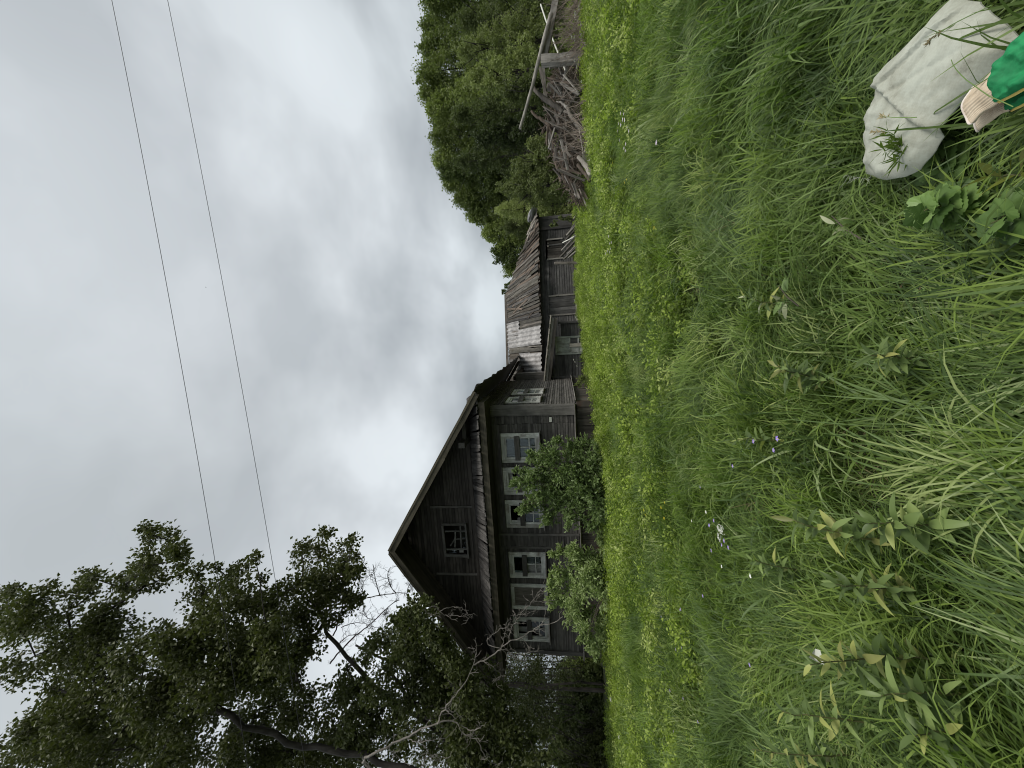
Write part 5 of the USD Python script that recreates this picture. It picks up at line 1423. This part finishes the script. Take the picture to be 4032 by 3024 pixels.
scatter('meadow_herbs', P_HERB, pts, 'low yellow green leafy herbs growing through the meadow')
# ------------------------------------------------------------------ the sack and the gloves in the trampled grass
from scipy.spatial import Delaunay
kr = np.random.default_rng(3)


def dist_line(p, a, b):
    d = unit(np.asarray(b) - a)
    return (p[:, 0] - a[0]) * -d[1] + (p[:, 1] - a[1]) * d[0]


poly = SACK.buffer(.003, join_style=2)
bd = np.array([poly.exterior.interpolate(s).coords[0] for s in np.arange(0, poly.length, .012)])
bd_in = poly.buffer(-.009).exterior
b2 = np.array([bd_in.interpolate(s).coords[0] for s in np.arange(0, bd_in.length, .012)])
x0, y0, x1, y1 = poly.bounds
gxx, gyy = np.meshgrid(np.arange(x0, x1, .0065), np.arange(y0, y1, .0065))
gp = np.stack([gxx.ravel(), gyy.ravel()], 1) + kr.normal(0, .0012, (gxx.size, 2))
gp = gp[contains_xy(poly.buffer(-.016), gp[:, 0], gp[:, 1])]
pp = np.vstack([bd, b2, gp])
tri = Delaunay(pp).simplices
cen = pp[tri].mean(1)
tri = tri[contains_xy(poly, cen[:, 0], cen[:, 1])]
from shapely import points as shp_points, distance as shp_distance
dd = shp_distance(shp_points(pp), poly.exterior)
fa, fb = ground_at(3410, 320, SACK_Z)[:2], ground_at(3560, 462, SACK_Z)[:2]
far = ground_at(3360, 600, SACK_Z)[:2]
sg = dist_line(pp, fa, fb) * np.sign(dist_line(far[None], fa, fb)[0])            # > 0 on the crumpled mouth end
p3 = np.stack([pp[:, 0], pp[:, 1], np.zeros(len(pp))], 1)
ax_ = unit(np.r_[ground_at(3760, 120, SACK_Z)[:2] - ground_at(3430, 560, SACK_Z)[:2]])
al, ac = pp @ ax_, pp @ np.array([-ax_[1], ax_[0]])
fold = meshkit.fbm(np.stack([al * 3.0, ac * 9.0, np.zeros(len(pp))], -1), 4, 5) - .5
crump = meshkit.fbm(np.stack([al * 16.0, ac * 12.0, np.zeros(len(pp))], -1), 3, 9) - .5
mouth = np.clip(sg / .03, 0, 1)
z = SACK_Z - .01 + .040 * (1 - np.exp(-dd / .028)) - .022 + .030 * fold + (.016 + .05 * np.clip((sg - .14) / .1, 0, 1)) * crump * (.25 + mouth)
z += .017 * (1 / (1 + np.exp(sg / .0028))) + .008 * np.exp(-((sg + .012) / .01) ** 2)
for off, hgt, wd_ in ((.10, .010, .008), (.125, -.006, .006)):                       # creases that run along the upper edge
    e0, e1 = ground_at(3450, 270, SACK_Z)[:2], ground_at(3660, 40, SACK_Z)[:2]
    s2 = np.abs(dist_line(pp, e0, e1))
    z += hgt * np.exp(-((s2 - off * .5) / wd_) ** 2) * (1 - mouth)
z += ground_height(pp[:, 0], pp[:, 1])
for k_ in range(16):                                                                  # sharp creases across the cloth
    c0_ = np.array(poly.representative_point().coords[0]) + kr.normal(0, .16, 2)
    a_ = kr.uniform(0, np.pi)
    dl = (pp[:, 0] - c0_[0]) * math.cos(a_) + (pp[:, 1] - c0_[1]) * math.sin(a_)
    along = -(pp[:, 0] - c0_[0]) * math.sin(a_) + (pp[:, 1] - c0_[1]) * math.cos(a_)
    z += kr.choice([-1, 1]) * kr.uniform(.004, .010) * np.exp(-np.abs(dl) / kr.uniform(.004, .014)) * np.exp(-(along / kr.uniform(.12, .3)) ** 2)
nb = len(bd)
top = np.stack([pp[:, 0], pp[:, 1], z], 1)
low = np.stack([bd[:, 0], bd[:, 1], z[:nb] - .004], 1)
ff = []
for t in tri:
    a, b, c = pp[t]
    ff.append(t if (b[0] - a[0]) * (c[1] - a[1]) - (b[1] - a[1]) * (c[0] - a[0]) > 0 else t[::-1])
n0 = len(top)
sgn = 1 if poly.exterior.is_ccw else -1
for i in range(nb):
    j = (i + 1) % nb
    quad = [(i, n0 + i, n0 + j), (i, n0 + j, j)]
    ff += quad if sgn > 0 else [q_[::-1] for q_ in quad]
c0 = top.mean(0)
ctr = np.array([c0[0], c0[1], SACK_Z - .07])
v = np.vstack([top, low, [ctr]])
for i in range(nb):
    j = (i + 1) % nb
    ff.append((n0 + j, n0 + i, n0 + nb) if sgn > 0 else (n0 + i, n0 + j, n0 + nb))
sack = thing('sack', 'empty pale grey woven sack lying folded flat on the trampled grass', 'sack', tuple(c0))
mesh('cloth', (v - c0, np.array(ff)), 'sack', sack, smooth=32)
# frayed hem threads at its mouth
thr = []
for s in np.linspace(0, 1, 16):
    p_ = np.array(ground_at(3336 + s * 90, 690 + s * 16, SACK_Z + .02)) - c0
    e_ = p_ + np.array([kr.normal(-.01, .012), kr.normal(.01, .012), kr.normal(0, .006)])
    thr.append(tube_geo([p_, (p_ + e_) / 2 + kr.normal(0, .006, 3), e_], [.0006, .0006, .0004], 4, cap=False))
mesh('frayed_hem', join(thr), 'sack', sack)


def glove(label, origin, tip, tilt, z_bias=0.0, seed=1):
    """A flat knitted glove with a coated palm: cuff, knitted back, coated palm with thumb and four fingers."""
    g_ = np.random.default_rng(seed)
    t_ = thing('work_glove', label, 'glove')
    o, tp = np.asarray(origin, float), np.asarray(tip, float)
    ex = unit(tp - o)
    up = unit(np.array(tilt, float))
    ey = unit(np.cross(up, ex)); ez = np.cross(ex, ey)
    from shapely.geometry import LineString
    from shapely import union_all
    fing = [LineString([(.155, -.040), (.225, -.048)]).buffer(.0125), LineString([(.16, -.014), (.245, -.018)]).buffer(.0128), LineString([(.16, .012), (.238, .014)]).buffer(.0125), LineString([(.15, .036), (.215, .043)]).buffer(.0115)]
    thumb = LineString([(.085, .035), (.13, .052), (.17, .054)]).buffer(.0125)
    palm = Polygon([(.068, -.040), (.10, -.047), (.165, -.054), (.175, 0), (.165, .050), (.12, .052), (.09, .046), (.068, .040)]).buffer(.003)
    outline = union_all([palm, thumb] + fing)
    cuffp = Polygon([(0, -.043), (.036, -.041), (.072, -.042), (.072, .042), (.036, .041), (0, .044)])

    def pillow(shape, th, wr, name, mat, step=.0035, z0=0.0, rib=0.0, both=True):
        s = shape.simplify(.0006)
        ring = s.exterior
        b_ = np.array([ring.interpolate(q_).coords[0] for q_ in np.arange(0, ring.length, step)])
        ax0, ay0, ax1, ay1 = s.bounds
        gx_, gy_ = np.meshgrid(np.arange(ax0, ax1, step), np.arange(ay0, ay1, step))
        g2 = np.stack([gx_.ravel(), gy_.ravel()], 1) + g_.normal(0, .0003, (gx_.size, 2))
        g2 = g2[contains_xy(s.buffer(-step * .8), g2[:, 0], g2[:, 1])]
        p_ = np.vstack([b_, g2])
        t3 = Delaunay(p_).simplices
        cc_ = p_[t3].mean(1)
        t3 = t3[contains_xy(s, cc_[:, 0], cc_[:, 1])]
        d_ = shp_distance(shp_points(p_), ring)
        prof = np.sqrt(np.clip(1 - (1 - np.clip(d_ / .012, 0, 1)) ** 2, 0, 1))
        w1 = meshkit.fbm(np.stack([p_[:, 0] * 26, p_[:, 1] * 60, np.full(len(p_), seed * 3.3)], -1), 3, seed) - .5
        w2 = meshkit.fbm(np.stack([p_[:, 0] * 60 + p_[:, 1] * 30, p_[:, 1] * 24, np.full(len(p_), seed * 1.7)], -1), 2, seed + 3) - .5
        hgt = th * prof + wr * (w1 + .7 * w2) * prof + rib * np.sin(p_[:, 1] * 2 * np.pi / .0042) * np.clip(d_ / .003, 0, 1)
        bend = .02 * np.sin(p_[:, 0] * 14 + seed) * .5 + z0
        nb_ = len(b_)
        v1 = np.stack([p_[:, 0], p_[:, 1], hgt + bend], 1)
        v2 = np.stack([p_[:, 0], p_[:, 1], -.5 * th * prof + bend], 1)
        n_ = len(p_)
        f1 = np.array([q_ if np.cross(p_[q_[1]] - p_[q_[0]], p_[q_[2]] - p_[q_[0]]) > 0 else q_[::-1] for q_ in t3])
        f_ = np.vstack([f1, f1[:, ::-1] + n_])
        v_ = np.vstack([v1, v2])
        w_ = o + v_[:, :1] * ex + v_[:, 1:2] * ey + v_[:, 2:] * ez
        mesh(name, (w_, f_), mat, t_, smooth=60)

    pillow(outline, .010, .006, 'knitted_back', 'glove_yellow', z0=-.0065)
    pillow(outline.buffer(-.0022), .0135, .030, 'coated_palm', 'glove_green', z0=.0015)
    # cuff: a flat ribbed tube, open at the wrist
    nth, nx_ = 420, 16
    th_ = np.linspace(0, 2 * np.pi, nth, endpoint=False)

    def ring(xx, k=1.0, rib=.6):
        hw_ = .0425 - .005 * math.sin(xx / .072 * math.pi) + .0016 * math.sin(xx * 130 + seed)
        cy, cz = np.sign(np.cos(th_)) * np.abs(np.cos(th_)) ** .9, np.sign(np.sin(th_)) * np.abs(np.sin(th_)) ** .95
        r1 = 1 + rib * .10 * np.cos(th_ * 36)
        return np.stack([np.full(nth, xx) + .004 * np.sin(th_ * 2 + seed) * (1 - xx / .072), cy * hw_ * k, cz * .0095 * r1 * k + .004 * np.sin(cy * 4 + seed + xx * 25) + .0006 * np.sin(xx * 160 + cy * 2) - .002 + .02 * .5 * math.sin(xx * 14 + seed)], 1)
    rr_ = [ring(.03, .80, .3), ring(.002, .86, .6)] + [ring(x_) for x_ in np.linspace(-.001, .075, nx_)]
    vv_ = np.vstack(rr_)
    vv_ = o + vv_[:, :1] * ex + vv_[:, 1:2] * ey + vv_[:, 2:] * ez
    ii_, jj_ = np.meshgrid(np.arange(len(rr_) - 1), np.arange(nth), indexing='ij')
    q_ = np.stack([ii_ * nth + jj_, ii_ * nth + (jj_ + 1) % nth, (ii_ + 1) * nth + (jj_ + 1) % nth, (ii_ + 1) * nth + jj_], -1).reshape(-1, 4)
    mesh('cuff', (vv_, q_[:, ::-1]), 'glove_cuff', t_, smooth=True)
    rim = ring(-.001, .97, 0)[::6]
    rim = np.vstack([rim, rim[:2]])
    lw_ = o + rim[:, :1] * ex + rim[:, 1:2] * ey + rim[:, 2:] * ez
    mesh('cuff_rim', tube_geo(lw_, .0026, 7, cap=False), 'glove_rim', t_, smooth=True)
    return t_


GZ = .275
glove('upper of two green coated work gloves, its cream ribbed cuff towards the meadow', ground_at(3836, 416, GZ), ground_at(4030, 262, GZ + .015), (.1, -.25, 1), seed=1)
glove('lower work glove squeezed underneath the other, only its pale cuff and yellow side showing', ground_at(3838, 447, GZ - .032), ground_at(4045, 300, GZ - .02), (.05, -.22, 1), seed=4)

# ------------------------------------------------------------------ single plants in the foreground
lr = np.random.default_rng(12)


def big_leaf(parent, base, ax, nrm, ln, wd, mat, shape='lance', droop=.25, nm='leaf'):
    """One leaf as a mesh of its own: folded along the midrib, wavy edge, tip hanging."""
    ax, nrm = unit(ax), np.asarray(nrm, float)
    nrm = unit(nrm - (nrm @ ax) * ax)
    sd = np.cross(nrm, ax)
    if shape == 'lobed':                                   # five-lobed, toothed, veined, with a curled rim
        k = 44
        th = np.linspace(-2.75, 2.75, k)
        r_ = (.50 + .17 * np.cos(th * 2.5) ** 2 - .10 * np.abs(th / 2.75) ** 3 + .030 * np.cos(th * 23) + lr.normal(0, .012, k)) * ln
        curl = lr.uniform(.05, .35)
        rings = [np.zeros((1, 3))]
        for q_ in (.5, 1.0):
            x_, y_ = r_ * q_ * np.cos(th), r_ * q_ * np.sin(th) * wd / ln
            z_ = -curl * (r_ * q_) ** 2 / ln * 1.6 + .05 * ln * q_ * np.cos(th * 5) * .5 + lr.normal(0, .008 * ln, k)
            rings.append(np.stack([x_, y_, z_], 1))
        loc = np.vstack(rings) + np.array([.42 * ln, 0, 0])
        v = base + loc[:, :1] * ax + loc[:, 1:2] * sd + loc[:, 2:] * nrm
        f = [(0, 1 + i, 2 + i) for i in range(k - 1)]
        f += [q for i in range(k - 1) for q in ((1 + i, 1 + k + i, 2 + k + i), (1 + i, 2 + k + i, 2 + i))]
        c = v.mean(0)
        mesh(nm, (v - c, np.array(f)), mat, parent, smooth=50, matrix=frame(c))
        return
    n = 7
    u = np.linspace(0, 1, n)
    if shape == 'lance':
        prof = np.sin(np.pi * u ** .82) ** .85
    elif shape == 'ovate':
        prof = np.sin(np.pi * u ** .62) ** .8
    else:
        prof = (np.sin(np.pi * u ** .7) ** .7) * (1 + .28 * np.cos(u * 17))
    prof = prof * .5 * wd
    prof[0] = .06 * wd; prof[-1] = 0.004 * wd
    bend = -droop * ln * u ** 2
    wav = lr.normal(0, .035 * wd, n)
    mid = base + np.outer(u * ln, ax) + np.outer(bend, nrm)
    fold = .22 * prof
    l_ = mid + np.outer(prof, sd) + np.outer(fold + wav, nrm)
    r_ = mid - np.outer(prof, sd) + np.outer(fold - wav, nrm)
    v = np.vstack([mid, l_, r_])
    f = []
    for i in range(n - 1):
        f += [(i, i + 1, n + i + 1), (i, n + i + 1, n + i), (i, 2 * n + i, 2 * n + i + 1), (i, 2 * n + i + 1, i + 1)]
    c = v.mean(0)
    mesh(nm, (v - c, np.array(f)), mat, parent, smooth=60, matrix=frame(c))


def sapling(label, base, tip, nleaf, ln, wd, mat='leaf_sallow', shape='lance', cat='sapling', name='sapling', odd=None, bare_to=.18, droop=.28, rise=.55):
    t_ = thing(name, label, cat)
    base, tip = np.asarray(base, float), np.asarray(tip, float)
    p = smooth_path([base, (base + tip) / 2 + lr.normal(0, .02, 3), tip], 12, .003, lr)
    mesh('stem', tube_geo(p, np.linspace(.0042, .0016, 12), 6), 'stem_green', t_, smooth=True)
    g = lr.uniform(0, 6.28)
    for i in range(nleaf):
        s = bare_to + (1 - bare_to) * (i + .5) / nleaf
        q = np.array([np.interp(s, np.linspace(0, 1, 12), p[:, a]) for a in range(3)])
        st = unit(tip - base)
        g += 2.4
        h_ = unit(np.cross(st, (math.cos(g), math.sin(g), .3)))
        k = 1 - .35 * abs(s - .55) / .55
        ax = unit(h_ + st * (rise + .7 * max(0, s - .75) * 4) + lr.normal(0, .12, 3))
        big_leaf(t_, q, ax, st + lr.normal(0, .3, 3), (.78 if shape == 'lance' else 1.0) * ln * k * lr.uniform(.6, 1.2), (.72 if shape == 'lance' else 1.0) * wd * k * lr.uniform(.8, 1.15), odd if (odd and lr.random() < .12) else mat, shape, droop * lr.uniform(.3, 1.6))
    return t_


def gb(px, py, z=.03):
    return ground_at(px, py, z)


for lb, bp, tp, n, ln, wd, od in (
        ('leafy sallow shoot with yellowing leaves in the lower left, a white scrap at its tip', (3790, 2600), (3190, 2618), 30, .125, .036, 'leaf_ochre'),
        ('pale green sallow shoot standing in tall grass left of the middle', (3560, 2120), (3120, 2046), 26, .12, .036, 'leaf_ochre'),
        ('broad-leaved sallow shoot beside the pale one, nearer the lower edge', (3800, 2080), (3420, 2060), 18, .12, .045, None),
        ('sallow shoot at the far left edge of the grass', (3420, 2965), (2960, 2950), 24, .12, .032, 'leaf_ochre'),
        ('low sallow shoot between the two large ones on the left', (3700, 2330), (3290, 2300), 22, .115, .034, 'leaf_ochre'),
        ('sallow shoot with long narrow leaves below the one with the white scrap', (3900, 2760), (3470, 2740), 18, .14, .036, None),
        ('sallow shoot with ochre leaf tips in the middle of the long grass', (3330, 1500), (3060, 1440), 22, .115, .034, 'leaf_ochre'),
        ('small sallow shoot with upturned pale leaves above the middle of the grass', (3140, 1180), (2930, 1165), 16, .10, .03, 'leaf_pale'),
        ('sallow shoot between the far left edge and the one with the white scrap', (3560, 2850), (3080, 2800), 18, .12, .034, None),
        ('low leafy shoot at the lower left corner of the grass', (3980, 2960), (3600, 2900), 16, .12, .036, None),
        ('sallow shoot in the long grass above the pale green one', (3250, 2240), (2960, 2200), 16, .11, .032, None),
        ('sallow shoot left of the violet flowers in the middle of the meadow', (3150, 1760), (2900, 1730), 14, .11, .032, None),
        ('small sallow shoot low in the grass near the middle of the lower half', (3650, 1420), (3430, 1400), 12, .11, .034, 'leaf_ochre')):
    b_ = gb(*bp)
    sapling(lb, b_, at(*tp, b_[1] - .02), n + 12, ln, wd, odd=od, droop=.4)
b_ = gb(4150, 700)
sapling('willowherb with yellowish ochre narrow leaves at the lower edge below the gloves', b_, at(3905, 690, b_[1] + .06), 12, .12, .03, mat='leaf_ochre', cat='plant', name='narrow_leaved_plant', droop=.15)
b_ = gb(4110, 2300)
sapling('plant with one large yellow edged leaf at the lower edge on the left', b_, at(3960, 2300, b_[1] + .05), 7, .11, .05, mat='leaf_ochre', shape='ovate', cat='plant', name='broad_leaved_plant')
for lb, bp, tp, n in (('bushy currant-like plant with lobed leaves below the mouth of the sack', (3880, 870), (3640, 830), 17), ('second lobed-leaved plant beside the ochre plant at the lower edge', (4120, 860), (3900, 880), 12), ('small lobed-leaved plant between the sack and the cuff of the gloves', (3760, 640), (3690, 655), 7)):
    b_ = gb(*bp)
    sapling(lb, b_, at(*tp, b_[1] + .0), n + 3, .085, .085, mat='leaf_currant', shape='lobed', cat='plant', name='lobed_leaf_plant', droop=.2, rise=.25)
# feathery mugwort leaning over the sack's mouth
mw = thing('feathery_plant', 'dark feathery plant leaning over the mouth end of the sack', 'plant')
b_ = gb(3720, 560, .05)
fe = []
for tp in ((3500, 520), (3480, 590), (3540, 560), (3530, 640), (3590, 610)):
    e_ = at(*tp, b_[1] - .02)
    p = smooth_path([b_ + lr.normal(0, .02, 3), (b_ + e_) / 2 + (0, 0, .05), e_], 14, .003, lr)
    mesh('stem', tube_geo(p, np.linspace(.003, .001, 14), 5), 'leaf_currant', mw, smooth=True)
    C, A = [], []
    for i in range(3, 14):
        for _ in range(4):
            C.append(p[i]); A.append(unit(lr.normal(0, 1, 3) + unit(e_ - b_) * .8))
    fe.append(leaf_geo(np.array(C), np.array(A), lr.normal(0, 1, (len(C), 3)), lr.uniform(.025, .06, len(C)), np.full(len(C), .006), tris=6))
mesh('foliage', join(fe), 'grass_bright', mw)
# upturned pale leaves in the trampled grass
pl = thing('pale_leaf_sprig', 'sprig of upturned whitish leaves lying in the combed grass left of the sack', 'plant')
c_ = np.array(gb(3325, 900, .24))
mesh('stem', tube_geo([c_ + (-.05, -.03, -.03), c_, c_ + (.06, .03, .02)], [.003, .0025, .0015], 6), 'twig', pl, smooth=True)
for i, (dx, dy) in enumerate(((-.05, -.02), (-.02, -.05), (.01, .02), (.03, -.03), (.05, .03), (-.03, .03), (.0, -.01), (.06, -.01))):
    big_leaf(pl, c_ + (dx * .5, dy * .5, .02), (dx, dy, lr.normal(.1, .2)), (lr.normal(0, .4), -.4, 1), lr.uniform(.03, .065), .015, 'leaf_pale' if i % 3 else 'grass_grey', 'lance', .5)
b_ = gb(3100, 1170, .2)
wl = thing('pale_leaf_sprig', 'small crumpled greyish leaves showing pale undersides above the middle of the grass', 'plant')
mesh('stem', tube_geo([b_ + (-.05, -.03, -.03), b_, b_ + (.06, .03, .02)], [.003, .0025, .0015], 6), 'twig', wl, smooth=True)
for i in range(9):
    d_ = unit(lr.normal(0, 1, 3) * (1, 1, .4))
    big_leaf(wl, b_ + d_ * .03, d_, (lr.normal(0, .4), -.4, 1), lr.uniform(.04, .08), .026, 'grass_grey' if i % 3 else 'leaf_pale', 'ovate', .4)
# scrap of white paper on the sallow tip
sc = at(3221, 2590, gb(3790, 2600)[1] + .09)
v = .75 * np.array([(-.032, 0, -.022), (.030, .004, -.018), (.034, .01, .0), (.0, -.004, .042), (-.01, .012, .012)])
o = mesh('white_scrap', (v, np.array([(0, 1, 4), (1, 2, 4), (2, 3, 4), (3, 0, 4)])), 'paper_white', None, matrix=frame(sc, .3))
tag(o, 'small white three-cornered scrap caught on the sallow shoot', 'scrap')
# dock-like seed stalks and long dark seed heads across the sack
for k, (a, b, lb) in enumerate((((3905, 20), (3650, 175), 'dark grass seed head lying across the middle of the sack'), ((3990, 420), (3745, 235), 'thin grass stalk crossing the edge of the sack below the gloves'), ((3610, 462), (3470, 455), 'dark seed head sticking out over the sack near its fold'), ((3640, 500), (3435, 520), 'second dark seed head at the mouth end of the sack'))):
    pa, pb = np.array(ground_at(*a, .31)), np.array(ground_at(*b, .30))
    t_ = thing('grass_stalk', lb, 'grass stalk')
    p = smooth_path([pa, (pa + pb) / 2 + (0, 0, .02), pb], 10, .0004, lr)
    mesh('stalk', tube_geo(p, np.linspace(.0011, .0007, 10), 5), 'leaf_currant', t_, smooth=True)
    if k != 1:
        cc = smooth_path(p[5:], 32) + lr.normal(0, .001, (32, 3))
        mesh('seed_head', leaf_geo(cc, unit(pb - pa) + lr.normal(0, .35, (32, 3)), lr.normal(0, 1, (32, 3)), np.full(32, .012), np.full(32, .0035)), 'straw', t_)

# ------------------------------------------------------------------ meadow flowers
def flower(name, label, group, p, mat, petals, pl_, pw, hgt, eye=None, cup=.25):
    t_ = thing(name, label, 'flower', p, 0.0, group)
    mesh('stem', tube_geo([(0, 0, -hgt), (.012, .01, -hgt * .5), (0, 0, 0)], [.0016, .0014, .0012], 4, cap=False), 'leaf_currant', t_, smooth=True)
    a = np.arange(petals) * 2 * np.pi / petals
    A = np.stack([np.cos(a), np.sin(a), np.full(petals, cup)], 1)
    mesh('petals', leaf_geo(np.zeros((petals, 3)) + A * .002, A, np.tile([0, 0, 1.0], (petals, 1)) - A * .3, np.full(petals, pl_), np.full(petals, pw), fold=.1, tris=6), mat, t_)
    if eye:
        mesh('eye', trimesh.creation.icosphere(1, pl_ * .22), eye, t_)
    return t_


def umbel(label, group, p, hgt, rad):
    t_ = thing('umbel_flower', label, 'flower', p, 0.0, group)
    gs, cc = [tube_geo([(0, 0, -hgt), (.01, .0, -hgt * .5), (0, 0, -.03)], [.003, .0025, .002], 5, cap=False)], []
    for i in range(16):
        a, r_ = i * 2.4, rad * math.sqrt((i + .5) / 16)
        e_ = np.array([r_ * math.cos(a), r_ * math.sin(a), -.03 * (r_ / rad) ** 2 + lr.normal(0, .006)])
        gs.append(tube_geo([(0, 0, -.03), e_], [.001, .0008], 3, cap=False)); cc.append(e_)
    mesh('stalks', join(gs), 'leaf_currant', t_, smooth=True)
    C = np.repeat(np.array(cc), 7, 0) + lr.normal(0, rad * .10, (112, 3)) * (1, 1, .4)
    mesh('blossoms', leaf_geo(C, lr.normal(0, 1, (112, 3)) * (1, 1, .3), np.tile([0, -.4, .8], (112, 1)) + lr.normal(0, .6, (112, 3)), np.full(112, rad * .22), np.full(112, rad * .2)), 'petal_white', t_)
    return t_


ZA = lambda x, y: (2300 + x / 2.0737, 1700 + y / 2.0737)
ZB = lambda x, y: (2200 + x / 2.0737, 400 + y / 2.0737)
Z8 = lambda x, y: (2600 + x / 1.5447, 2000 + y / 1.5447)
fl = None


def fplace(q, z):
    p = ground_at(*q, z)
    return (float(p[0]), float(p[1]), float(p[2]))


VIOLET = [ZA(*p) for p in ((1385, 78), (1550, 150), (1215, 280), (950, 450), (1060, 725), (1020, 765), (1125, 925), (1180, 945), (1040, 970), (1145, 890), (970, 1340), (790, 1450), (630, 1510), (1580, 55))] + [Z8(*p) for p in ((300, 105), (545, 955), (140, 1160), (260, 535), (95, 860), (130, 850), (60, 1110), (230, 1300), (80, 1360), (120, 620))]
for i, q in enumerate(VIOLET):
    if fl is None:
        fl = flower('violet_flower', 'small violet five-petalled flower standing among the meadow grass', 'violet flowers in the meadow', fplace(q, .36), 'petal_violet', 5, .010, .009, .34, 'petal_yellow')
    else:
        copy_of(fl, fplace(q, lr.uniform(.32, .40)), lr.uniform(0, 6), lr.uniform(.8, 1.15))
fl = None
for i, q in enumerate([ZB(*p) for p in ((505, 95), (530, 100), (480, 240), (525, 145), (497, 315), (560, 215), (575, 240), (545, 400), (550, 345), (490, 180), (510, 190), (540, 150), (410, 1100), (430, 1150), (420, 1230), (385, 1240), (415, 1160), (425, 1200), (400, 1220), (800, 335), (535, 380))]):
    if fl is None:
        fl = flower('lilac_flower', 'pale lilac flower of the patches far out on the right of the meadow', 'pale lilac flowers in the meadow', fplace(q, .34), 'petal_lilac', 5, .022, .02, .32, None)
    else:
        copy_of(fl, fplace(q, lr.uniform(.30, .38)), lr.uniform(0, 6), lr.uniform(.8, 1.25))
fl = None
for i, q in enumerate([ZA(*p) for p in ((997, 655), (1360, 1178), (880, 728), (1125, 1100))]):
    if fl is None:
        fl = flower('white_flower', 'single white five-petalled flower in the left half of the meadow', 'single white flowers in the meadow', fplace(q, .36), 'petal_white', 5, .011, .011, .34, None)
    else:
        copy_of(fl, fplace(q, .36), lr.uniform(0, 6), lr.uniform(.8, 1.1))
fl = None
for i, q in enumerate([ZA(*p) for p in ((500, 678), (660, 578), (655, 706), (490, 640), (630, 620))] + [ZB(*p) for p in ((780, 1028), (555, 635), (540, 660), (440, 500), (380, 120))]):
    if fl is None:
        fl = flower('yellow_flower', 'tiny yellow flower dotted in the meadow', 'yellow flowers in the meadow', fplace(q, .30), 'petal_yellow', 5, .012, .012, .28, None)
    else:
        copy_of(fl, fplace(q, .30), lr.uniform(0, 6), lr.uniform(.8, 1.3))
fl = None
Zp = lambda x, y: (1850 + x / 3.687, 1300 + y / 3.687)
Zd = lambda x, y: (2000 + x / 4.1475, y / 4.1475)
Z2 = lambda x, y: (1900 + x / 2.073, 700 + y / 2.073)
UMB = [(Z6(2080, 930), 9.5), (Z6(2030, 1020), 9.8), (Z6(2185, 1030), 8.6), (Z6(2200, 1090), 8.6), (Z6(2090, 1290), 9.0), (ZA(1090, 860), None), (ZA(1110, 810), None), (ZA(1090, 790), None), (Zp(1500, 430), 17.5), (Zp(1520, 460), 17.4), (Zp(1550, 520), 17.4), (Zp(1940, 400), 11.0), (Z2(750, 1000), 20), (Z2(760, 1140), 18.5), (Z2(820, 1130), 18.5), (Z2(980, 830), 13.0), (Z2(1020, 935), 12.0), (Z2(970, 1440), 12.5)] \
    + [(Zd(x, y), 11.3) for x, y in ((1145, 120), (1150, 135), (1085, 220), (1110, 250), (1085, 290), (1125, 325), (1180, 400), (1085, 480), (1025, 580), (1040, 620), (1075, 630), (1185, 580), (1190, 640), (1235, 80), (1250, 260), (1280, 520), (1245, 735), (1075, 985), (1110, 1100), (1190, 1330))] + [(ZB(260, 130), 11.0), (ZB(250, 160), 11.0)]
for i, (q, d) in enumerate(UMB):
    p = at(*q, d) if d else np.array(ground_at(*q, .45))
    sc_ = 1.0 if d else .4
    p = (float(p[0]), float(p[1]), float(max(p[2], .18)))
    if fl is None:
        fl = umbel('white umbel flower on a tall stalk at the edge of the meadow', 'white umbel flowers', p, .5, .05)
    else:
        copy_of(fl, p, lr.uniform(0, 6), lr.uniform(.7, 1.2) * sc_)
# a speck high in the sky: a distant bird
bd_ = at(811, 1131, 60)
o = mesh('bird', join([leaf_geo(np.array([(0, 0, 0.0)] * 2), np.array([(1, .2, .25), (-1, .2, .25)]), np.array([(0, .3, 1.0)] * 2), np.full(2, .13), np.full(2, .06)), tube_geo([(0, -.09, 0), (0, -.03, .0), (0, .06, .005), (0, .10, .0)], [.01, .025, .022, .006], 6)]), 'cable', None, matrix=frame(bd_))
tag(o, 'tiny dark bird far up in the grey sky', 'bird')
